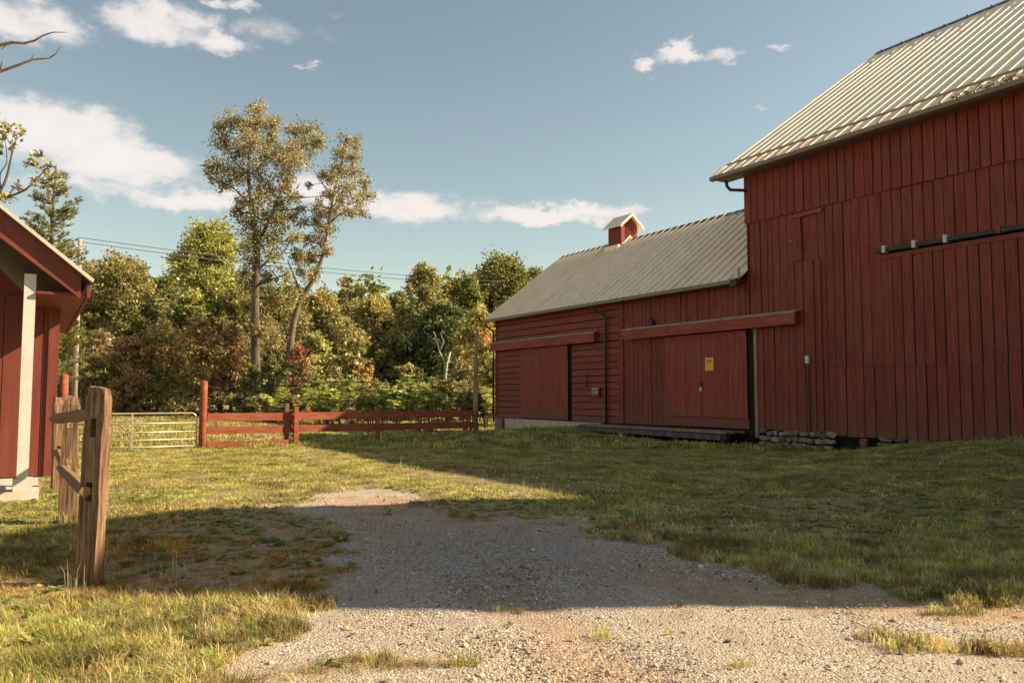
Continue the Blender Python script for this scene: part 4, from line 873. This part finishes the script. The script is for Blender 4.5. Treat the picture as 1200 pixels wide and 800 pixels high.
# --- sumac: arching fronds of paired leaflets
def sumac(px, top, w, Y, seed, lb, n=15):
    g = random.Random(seed); b = at(px, 470, Y); b.z = hz(b.x, b.y); Hh = at(px, top, Y).z - b.z; Wd = w * Y / 930 / 2
    t = thing('sumac_bush', lb, 'bush', b, 0, 'sumac bushes behind the board fence'); st = MB(); C_ = []; Dr = []
    for i in range(n):
        th = g.uniform(0, 6.28); q = Wd * math.sqrt(g.uniform(0, 1)) * .8; tip = Vector((q * math.cos(th), q * math.sin(th), Hh * g.uniform(.45, 1.0))); root = Vector((tip.x * .4, tip.y * .4, -.05))
        st.tube([root, root.lerp(tip, .5) + Vector((0, 0, .1)), tip], [.025, .02, .012], 5)
        for k in range(9):
            a = g.uniform(0, 6.28); el = g.uniform(-.1, 1.35); fl_ = g.uniform(.35, .6); d_ = Vector((math.cos(a) * math.cos(el), math.sin(a) * math.cos(el), math.sin(el))); pth = []
            for s in range(7):
                u = s / 6; pth.append(tip + d_ * fl_ * u - Vector((0, 0, .28 * fl_ * u * u)))
            side = d_.cross(Vector((0, 0, 1))).normalized()
            for s in range(1, 7):
                for sg2 in (-1, 1):
                    C_.append(pth[s] + side * sg2 * .075); v_ = side * sg2 + d_ * .5 - Vector((0, 0, .3)); Dr.append(v_.normalized())
    st.build('stem', M['bark'], t)
    v, f, c_ = leaves(np.array(C_), np.full(len(C_), g.uniform(.6, 1.0)), 'sumac' if g.random() < .55 else 'olive', .24, .34, seed, 0, np.array(Dr) * 2.2)
    cr = bpy.data.objects.new('foliage', np_mesh('foliage', v, f, M['leaf'], colr=c_)); col.objects.link(cr); cr.parent = t
SM = [(338, 470, 34, 37), (388, 466, 36, 37), (446, 468, 36, 36), (506, 466, 36, 36), (556, 468, 34, 36), (296, 474, 34, 39), (345, 462, 50, 40), (375, 450, 54, 42), (405, 448, 50, 39), (432, 455, 44, 37), (460, 447, 56, 40), (492, 452, 50, 38), (520, 449, 50, 41), (548, 456, 44, 38), (572, 462, 36, 41), (318, 470, 40, 42), (600, 458, 40, 44)]
nm = ['first', 'second', 'third', 'fourth', 'fifth', 'sixth', 'seventh', 'eighth', 'ninth', 'tenth', 'eleventh', 'twelfth', 'thirteenth', 'fourteenth', 'fifteenth', 'sixteenth', 'seventeenth']
order = sorted(range(len(SM)), key=lambda i: SM[i][0])
for k, i in enumerate(order): sumac(SM[i][0], SM[i][1] - 4, SM[i][2], SM[i][3] + 7, 400 + i, f'leafy green sumac bush, {nm[k]} from the left behind the board fence')

# --- pine behind the shed
pb_ = at(52, 470, 38); pb_.z = 0; Hp = at(52, 198, 38).z
pt = thing('pine_tree', 'ragged pine tree rising behind the roof of the small shed', 'tree', pb_, 0); tk = MB(); tk.tube([(0, 0, -.2), (0, 0, Hp * .5), (.1, 0, Hp)], [.26, .17, .03], 8)
g = random.Random(5); C_ = []; Dr = []
zz = 2.0
while zz < Hp - .1:
    L_ = 2.5 * (1 - zz / Hp) ** .7 + .3
    for k in range(6):
        th = g.uniform(0, 6.28); l = L_ * g.uniform(.55, 1.1); d_ = Vector((math.cos(th), math.sin(th), g.uniform(.05, .5))); a = Vector((0, 0, zz)); e_ = a + d_ * l + Vector((0, 0, l * .12))
        tk.tube([a, a.lerp(e_, .5) - Vector((0, 0, .05)), e_], [.04, .03, .01], 4)
        for s in range(int(9 * l) + 5):
            u = g.uniform(.3, 1.03); c_ = a.lerp(e_, u) + Vector((g.gauss(0, .10), g.gauss(0, .10), g.gauss(.03, .07)))
            for q in range(7):
                v_ = Vector((g.gauss(0, .6), g.gauss(0, .6), g.gauss(.5, .4))) + d_ * .8; v_.normalize(); C_.append(c_ + v_ * .09); Dr.append(v_)
    zz += g.uniform(.30, .52)
tk.build('trunk', M['bark'], pt)
v, f, c_ = leaves(np.array(C_), np.ones(len(C_)), 'pine', .24, .16, 55, 0, np.array(Dr) * 2.5)
cr = bpy.data.objects.new('crown', np_mesh('crown', v, f, M['leaf'], colr=c_)); col.objects.link(cr); cr.parent = pt

# --- yellowing tree at the left edge, dead branches above it
Y3 = 30; B3 = lambda x, y, q=0: at(x, y, Y3 + q)
b3 = B3(-70, 500); b3.z = 0
make_tree('autumn_tree', 'yellowing tree whose leafy twigs reach in from the left edge above the shed', 'tree', b3,
          [([b3, B3(-66, 420), B3(-55, 330), B3(-40, 260)], .26, .13), ([B3(-40, 262), B3(-15, 240), B3(5, 215), B3(14, 180), B3(20, 160)], .10, .015), ([B3(5, 232), B3(30, 222), B3(52, 200), B3(60, 190)], .05, .012), ([B3(-40, 262), B3(-45, 200), B3(-40, 150)], .10, .02), ([B3(2, 232), B3(0, 205), B3(8, 190), B3(6, 165)], .03, .01)],
          [(B3(*p[:2], g_.uniform(-.8, .8)), (p[2] * 1.25 * Y3 / 930, p[2] * 1.25 * Y3 / 930, p[2] * Y3 / 930)) for p in [(12, 152, 10), (26, 158, 9), (4, 160, 9), (46, 182, 10), (36, 192, 8), (58, 196, 8), (62, 210, 8), (42, 212, 7), (14, 172, 7), (8, 232, 12), (22, 222, 8), (0, 180, 8), (-20, 150, 22), (-40, 130, 26), (-70, 150, 30), (-30, 190, 18), (-70, 200, 28), (-95, 240, 30), (52, 220, 5), (-40, 230, 22)]], 330, 'yellow', .17, M['bark'], 61, mixpal=('lime', 1.2, .5, 0), shell=.25)
dY = 17; Dd = lambda x, y, q=0: at(x, y, dY + q)
bd = Dd(-190, 560); bd.z = 0
dt = thing('dead_tree', 'dead tree whose bare branches reach in at the upper left', 'tree', bd, 0); tk = MB()
def limb(pts, a, b):
    pts = [p - bd for p in pts]; tk.tube(pts, list(np.linspace(a, b, len(pts))), 6)
limb([bd, Dd(-185, 400), Dd(-170, 250), Dd(-150, 120), Dd(-130, 40)], .24, .10)
limb([Dd(-155, 140), Dd(-100, 90), Dd(-50, 62), Dd(0, 53), Dd(14, 50), Dd(28, 51), Dd(40, 48), Dd(50, 42), Dd(62, 38), Dd(78, 38)], .055, .008)
limb([Dd(-165, 220), Dd(-100, 150), Dd(-50, 105), Dd(0, 84), Dd(20, 77), Dd(38, 70), Dd(52, 69), Dd(61, 68)], .05, .010)
limb([Dd(58, 68), Dd(66, 63), Dd(70, 56), Dd(73, 50)], .016, .006); limb([Dd(36, 71), Dd(39, 65), Dd(41, 60)], .012, .005); limb([Dd(0, 83), Dd(2, 74), Dd(6, 70)], .02, .008); limb([Dd(-130, 42), Dd(-110, 0), Dd(-100, -60)], .09, .02); limb([Dd(14, 50), Dd(8, 52), Dd(2, 58)], .018, .008)
tk.build('trunk', M['dead_wood'], dt, True)

# --- far wood as one mass behind the single trees
g = np.random.default_rng(9); cls = []
for i in range(150):
    a = R(-62 + 124 * i / 149); Y = 120 + 25 * g.random(); x = math.tan(a) * Y * .8; h = 17 + 5 * g.random()
    for k in range(3): cls.append(((x + g.normal() * 2, Y + g.normal() * 3, h * (.2 + .3 * k)), (4.5, 4.5, 3.2)))
P, S, Dv = crown_pts(cls, 22, 9, .5); v, f, c_ = leaves(P, S, 'green', 1.1, .7, 9, 0, Dv * .5)
o = bpy.data.objects.new('far_wood', np_mesh('far_wood', v, f, M['leaf'], colr=c_)); col.objects.link(o); props(o, kind='stuff', label='far green wood closing the view behind the single trees', cat='woodland')

# --- moss and leaves caught in the gutter of the tall barn
C_ = []
for i in range(170):
    x = random.uniform(8.2, 10.6) if i % 5 else random.uniform(7.4, 8.2); s = random.uniform(-.1, .34) * random.random() ** .5; q = on_roof(x, s, random.uniform(.02, .14)); C_.append(tuple(W(J - q[0], WALL + q[1], q[2])))
C_ = np.array(C_); o0 = C_.mean(0); v, f, c_ = leaves(C_ - o0, np.ones(len(C_)), 'moss', .11, .6, 77)
o = bpy.data.objects.new('gutter_weeds', np_mesh('gutter_weeds', v, f, M['leaf'], colr=c_)); col.objects.link(o); o.location = tuple(o0); props(o, 'clump of weeds and leaves caught in the gutter of the tall barn roof', 'weeds')

# ------------------------------------------------------------------ grass, pebbles, fallen leaves (scatter)
def tuft(name, blades, h, spread, width, seed, bend=.5):
    g = random.Random(seed); V = []; Fc = []; 
    for i in range(blades):
        a = g.uniform(0, 6.28); r = spread * math.sqrt(g.random()); x, y = r * math.cos(a), r * math.sin(a); hh = h * g.uniform(.45, 1.15); th = g.uniform(0, 6.28); ln = g.uniform(.15, 1) * bend * hh; dx, dy = math.cos(th) * ln, math.sin(th) * ln
        wv = Vector((-math.sin(th + g.uniform(-.6, .6)), math.cos(th), 0)) * width * g.uniform(.7, 1.3) / 2; b = len(V)
        p0 = Vector((x, y, -.01)); pm = Vector((x + dx * .3, y + dy * .3, hh * .6)); pt_ = Vector((x + dx, y + dy, hh * g.uniform(.75, 1)))
        V += [p0 - wv, p0 + wv, pm + wv * .8, pm - wv * .8, pt_]; Fc += [(b, b + 1, b + 2, b + 3), (b + 3, b + 2, b + 4)]
    me = bpy.data.meshes.new(name); me.from_pydata([tuple(v) for v in V], [], Fc); me.materials.append(GRASS); return bpy.data.objects.new(name, me)
def inst_mat(name, trans):
    m = bpy.data.materials.new(name); m.use_nodes = True; t = m.node_tree; t.nodes.clear()
    a = t.nodes.new('ShaderNodeAttribute'); a.attribute_type = 'INSTANCER'; a.attribute_name = 'tint'
    d = t.nodes.new('ShaderNodeBsdfDiffuse'); tr = t.nodes.new('ShaderNodeBsdfTranslucent'); mx = t.nodes.new('ShaderNodeMixShader'); mx.inputs[0].default_value = trans; o = t.nodes.new('ShaderNodeOutputMaterial')
    L(t, a.outputs['Color'], d.inputs[0]); L(t, a.outputs['Color'], tr.inputs[0]); L(t, d.outputs[0], mx.inputs[1]); L(t, tr.outputs[0], mx.inputs[2]); L(t, mx.outputs[0], o.inputs[0]); return m
GRASS = inst_mat('grass_blades', .5); PEB = inst_mat('gravel_stones', 0.0)
def scatter(name, label, cat, P, scale, rot, tint_, protos):
    me = bpy.data.meshes.new(name); me.vertices.add(len(P)); me.vertices.foreach_set('co', P.astype(np.float32).ravel())
    a = me.attributes.new('scl', 'FLOAT', 'POINT'); a.data.foreach_set('value', scale.astype(np.float32))
    a = me.attributes.new('rot', 'FLOAT_VECTOR', 'POINT'); a.data.foreach_set('vector', rot.astype(np.float32).ravel())
    a = me.attributes.new('pick', 'INT', 'POINT'); a.data.foreach_set('value', rng.integers(0, len(protos), len(P)).astype(np.int32))
    a = me.attributes.new('tint', 'FLOAT_COLOR', 'POINT'); a.data.foreach_set('color', np.concatenate([tint_, np.ones((len(P), 1))], 1).astype(np.float32).ravel())
    o = bpy.data.objects.new(name, me); col.objects.link(o); props(o, label, cat, kind='stuff')
    ng = bpy.data.node_groups.new(name, 'GeometryNodeTree'); ng.interface.new_socket('Geometry', in_out='INPUT', socket_type='NodeSocketGeometry'); ng.interface.new_socket('Geometry', in_out='OUTPUT', socket_type='NodeSocketGeometry')
    gi = ng.nodes.new('NodeGroupInput'); go = ng.nodes.new('NodeGroupOutput'); ip = ng.nodes.new('GeometryNodeInstanceOnPoints'); gti = ng.nodes.new('GeometryNodeGeometryToInstance')
    for p in reversed(protos):
        oi = ng.nodes.new('GeometryNodeObjectInfo'); oi.inputs['Object'].default_value = p; oi.inputs['As Instance'].default_value = True; ng.links.new(oi.outputs['Geometry'], gti.inputs[0])
    def na(n, t):
        x = ng.nodes.new('GeometryNodeInputNamedAttribute'); x.data_type = t; x.inputs['Name'].default_value = n; return x.outputs['Attribute']
    ng.links.new(gi.outputs[0], ip.inputs['Points']); ng.links.new(gti.outputs[0], ip.inputs['Instance']); ip.inputs['Pick Instance'].default_value = True
    ng.links.new(na('pick', 'INT'), ip.inputs['Instance Index']); ng.links.new(na('scl', 'FLOAT'), ip.inputs['Scale']); ng.links.new(na('rot', 'FLOAT_VECTOR'), ip.inputs['Rotation'])
    ng.links.new(ip.outputs[0], go.inputs[0]); md = o.modifiers.new('scatter', 'NODES'); md.node_group = ng; return o
def sample(n, x0, x1, y0, y1, fov=True):
    X = rng.uniform(x0, x1, n); Y = rng.uniform(y0, y1, n)
    if fov: k = np.abs(X) < Y * .70 + 1.2; X, Y = X[k], Y[k]
    return X, Y
green_c = np.array([[.42, .42, .11], [.56, .50, .155], [.29, .31, .085], [.42, .36, .12]]); straw_c = np.array([[.60, .47, .24], [.46, .33, .16], [.74, .60, .34], [.34, .22, .11]])
def not_building(X, Y):
    e = X * E.x + Y * E.y; d = X * D.x + Y * D.y
    return ~((e > 20.35) & (d < 35.6)) & ~((e < .30) & (d > 14.15) & (d < 23)) & ~((e > 19.45) & (d > 18.6) & (d < 26.8))
def grass_band(X, Y, size, seed, name, label, protos, dens=1.0):
    k = not_building(X, Y); X, Y = X[k], Y[k]
    g = gravel(X, Y); keep = rng.random(len(X)) > np.clip(g * 1.25 - .02, 0, 1)
    pat = fbm(X * 1.6, Y * 1.6, 91); keep &= rng.random(len(X)) < np.clip(.35 + (pat - .35) * 2.6, .25, 1)
    keep &= rng.random(len(X)) > .28 * worn_zone(X, Y); X, Y, pat = X[keep], Y[keep], pat[keep]
    dr = dry(X, Y); dr = np.clip(dr + rng.normal(0, .25, len(X)), 0, 1)
    gc = green_c[rng.integers(0, 4, len(X))]; s_ = straw_c[rng.integers(0, 4, len(X))]; isd = rng.random(len(X)) < dr * .72
    pt2 = fbm(X * 2.7, Y * 2.7, 123); c = np.where(isd[:, None], s_, gc) * rng.uniform(.55, 1.5, (len(X), 1)) * (.62 + .78 * np.clip((pt2 - .3) * 2.2, 0, 1))[:, None]; c = np.clip(c, 0, .8)
    gl = gravel(X, Y); sc_ = size * rng.uniform(.55, 1.3, len(X)) * (.55 + .8 * np.clip(pat, .2, .8)) * (1 - .45 * gl)
    wz_ = worn_zone(X, Y); c = c * (1 - wz_[:, None] * (1 - np.array([[.95, .66, .50]]))); sc_ *= 1 - .55 * wz_ * rng.uniform(.3, 1, len(X))
    e = X * E.x + Y * E.y; sc_ *= 1 - .08 * sstep(8, 13, e) * (1 - sstep(60, 61, Y))
    P = np.stack([X, Y, hgt(X, Y) - .015], -1); rot = np.stack([rng.normal(0, .12, len(X)), rng.normal(0, .12, len(X)), rng.uniform(0, 6.28, len(X))], -1)
    return scatter(name, label, 'grass', P, sc_, rot, c, protos)
tn = [tuft('grass_tuft', 14, .050 + .012 * s, .06, .0042 + .0006 * s, s, 1.6 - .15 * s) for s in range(6)]
tm = [tuft('grass_tuft', 16, .055, .12, .010, 10 + s, 1.0) for s in range(4)]
tf = [tuft('grass_tuft', 14, .16, .28, .04, 20 + s, .7) for s in range(3)]
X, Y = sample(190000, -9, 9, 2.7, 9.0); grass_band(X, Y, 1.0, 1, 'lawn_grass', 'short sunlit grass in the foreground beside the gravel drive', tn)
X, Y = sample(150000, -14, 20, 9.0, 24); grass_band(X, Y, 1.0, 2, 'yard_grass', 'mown grass in front of the barns and along the drive', tm)
X, Y = sample(70000, -36, 12, 24, 64); grass_band(X, Y, .9, 3, 'field_grass', 'longer grass of the field behind the gate and fence', tf)
# broad leaved weeds and taller clumps along posts, walls and the fence
def rosette(seed):
    g = random.Random(seed); V = []; Fc = []
    for i in range(9):
        a = g.uniform(0, 6.28); l = g.uniform(.05, .10); w = l * .33; d_ = Vector((math.cos(a), math.sin(a), g.uniform(.15, .7))); s_ = Vector((-math.sin(a), math.cos(a), 0)); b = len(V)
        V += [Vector((0, 0, 0)), d_ * l * .55 + s_ * w, d_ * l - Vector((0, 0, l * .2)), d_ * l * .55 - s_ * w]; Fc.append((b, b + 1, b + 2, b + 3))
    me = bpy.data.meshes.new('weed'); me.from_pydata([tuple(v) for v in V], [], Fc); me.materials.append(GRASS); return bpy.data.objects.new('weed', me)
X, Y = sample(5200, -9, 9, 2.7, 14); k = not_building(X, Y) & (gravel(X, Y) < .5) & (fbm(X * 1.1, Y * 1.1, 311) > .47); X, Y = X[k], Y[k]; n = len(X)
scatter('broadleaf_weeds', 'small broad leaved weeds and clover growing among the lawn grass', 'weeds', np.stack([X, Y, hgt(X, Y) + .004], -1), rng.uniform(.45, 1.15, n), np.stack([rng.normal(0, .15, n), rng.normal(0, .15, n), rng.uniform(0, 6, n)], -1), np.array([[.24, .30, .09], [.34, .38, .12], [.46, .42, .18]])[rng.integers(0, 3, n)], [rosette(i) for i in range(4)])
pts = []
for c_, r_2, m_ in ((p1, .14, 12), (p2, .16, 14), (p3, .16, 12), (F0, .35, 26), (pp, .4, 26)): pts += [(c_.x + random.gauss(0, r_2 * .6), c_.y + random.gauss(0, r_2 * .6)) for _ in range(m_)]
for i in range(520):
    d_ = random.uniform(8.5, 18) if i % 2 else random.uniform(26.8, 35.2); q = W(d_, WALL - .1 - abs(random.gauss(0, .16))); pts.append((q.x, q.y))
for i in range(420): q = W(fd0 + random.gauss(0, .18), fe0 + random.uniform(-3.6, 9.2)); pts.append((q.x, q.y))
P = np.array([(x, y, hz(x, y) - .01) for x, y in pts]); n = len(P)
scatter('edge_grass', 'taller uncut grass along posts, fence and barn walls', 'grass', P, rng.uniform(.5, 1.25, n), np.stack([rng.normal(0, .12, n), rng.normal(0, .12, n), rng.uniform(0, 6, n)], -1), np.array([[.36, .36, .11], [.25, .28, .08], [.56, .45, .22]])[rng.integers(0, 3, n)], [tuft('grass_tuft', 14, .15, .06, .009, 60 + i, .7) for i in range(3)])
# tall seed stalks
stalk = [tuft('seed_stalk', 3, .42, .03, .006, 40 + s, .25) for s in range(3)]
pts = [gnd(x, y) for x, y in ((610, 583), (618, 580), (628, 582), (640, 580), (652, 581), (205, 683), (202, 690), (148, 660), (120, 700), (186, 672), (565, 588), (470, 560), (520, 572), (480, 548), (440, 560))]
pts = [p + Vector((random.uniform(-.2, .2), random.uniform(-.2, .2), 0)) for p in pts for _ in range(3)]
P = np.array([(p.x, p.y, hz(p.x, p.y)) for p in pts]); n = len(P)
scatter('weed_stalks', 'dry upright seed stalks standing in the grass', 'weeds', P, rng.uniform(.5, 1, n), np.stack([rng.normal(0, .1, n), rng.normal(0, .1, n), rng.uniform(0, 6, n)], -1), np.tile([[.5, .42, .26]], (n, 1)), stalk)
# pebbles
def pebble(seed):
    bm = bmesh.new(); bmesh.ops.create_icosphere(bm, subdivisions=1, radius=.5); r = random.Random(seed)
    for v in bm.verts: v.co *= r.uniform(.8, 1.15); v.co.z *= .62; v.co.x *= 1.15
    me = bpy.data.meshes.new('pebble'); bm.to_mesh(me); bm.free(); me.materials.append(PEB); return bpy.data.objects.new('pebble', me)
pb = [pebble(i) for i in range(5)]
X1, Y1 = sample(170000, -4, 7, 2.6, 7.6); X2, Y2 = sample(80000, -5, 8, 7.6, 13); X, Y = np.concatenate([X1, X2]), np.concatenate([Y1, Y2])
gm = gravel(X, Y) * (1 - .75 * track(X, Y)); cl_ = fbm(X * 1.2, Y * 1.2, 61); k = (rng.random(len(X)) < gm * np.clip((cl_ - .38) * 3.2, .10, 1)); X, Y = X[k], Y[k]; n = len(X)
size = .008 + .017 * rng.random(n) ** 3.2 + .03 * (rng.random(n) > .994); base_c = np.array([[.54, .43, .33], [.40, .32, .26], [.68, .56, .43], [.20, .15, .12], [.50, .38, .26]])[rng.integers(0, 5, n)]
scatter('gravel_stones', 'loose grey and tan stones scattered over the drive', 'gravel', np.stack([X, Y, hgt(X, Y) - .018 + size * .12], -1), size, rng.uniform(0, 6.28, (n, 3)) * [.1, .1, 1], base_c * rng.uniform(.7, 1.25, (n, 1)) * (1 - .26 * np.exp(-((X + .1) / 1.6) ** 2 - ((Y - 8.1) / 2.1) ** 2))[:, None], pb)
# fallen leaves
def leafobj(seed):
    me = bpy.data.meshes.new('fallen_leaf'); me.from_pydata([(-.5, 0, 0), (-.1, .33, .08), (.5, 0, .02), (-.1, -.33, .06), (0, 0, -.03)], [], [(0, 4, 1), (1, 4, 2), (2, 4, 3), (3, 4, 0)]); me.materials.append(GRASS); return bpy.data.objects.new('fallen_leaf', me)
X, Y = sample(900, -8, 6, 3, 13); k = rng.random(len(X)) < .35 + .65 * worn_zone(X, Y); X, Y = X[k], Y[k]; n = len(X); lc = np.array([[.55, .40, .10], [.45, .22, .08], [.60, .50, .28], [.30, .15, .07]])[rng.integers(0, 4, n)]
scatter('fallen_leaves', 'scattered yellow and brown fallen leaves on lawn and drive', 'leaves', np.stack([X, Y, hgt(X, Y) + .03 * (1 - gravel(X, Y))], -1), rng.uniform(.03, .075, n), np.stack([rng.normal(0, .4, n), rng.normal(0, .4, n), rng.uniform(0, 6, n)], -1), lc, [leafobj(0)])
for o in list(col.objects):
    if o.name.split('.')[0] in ('ground', 'gravel_driveway'): o['kind'] = 'structure'
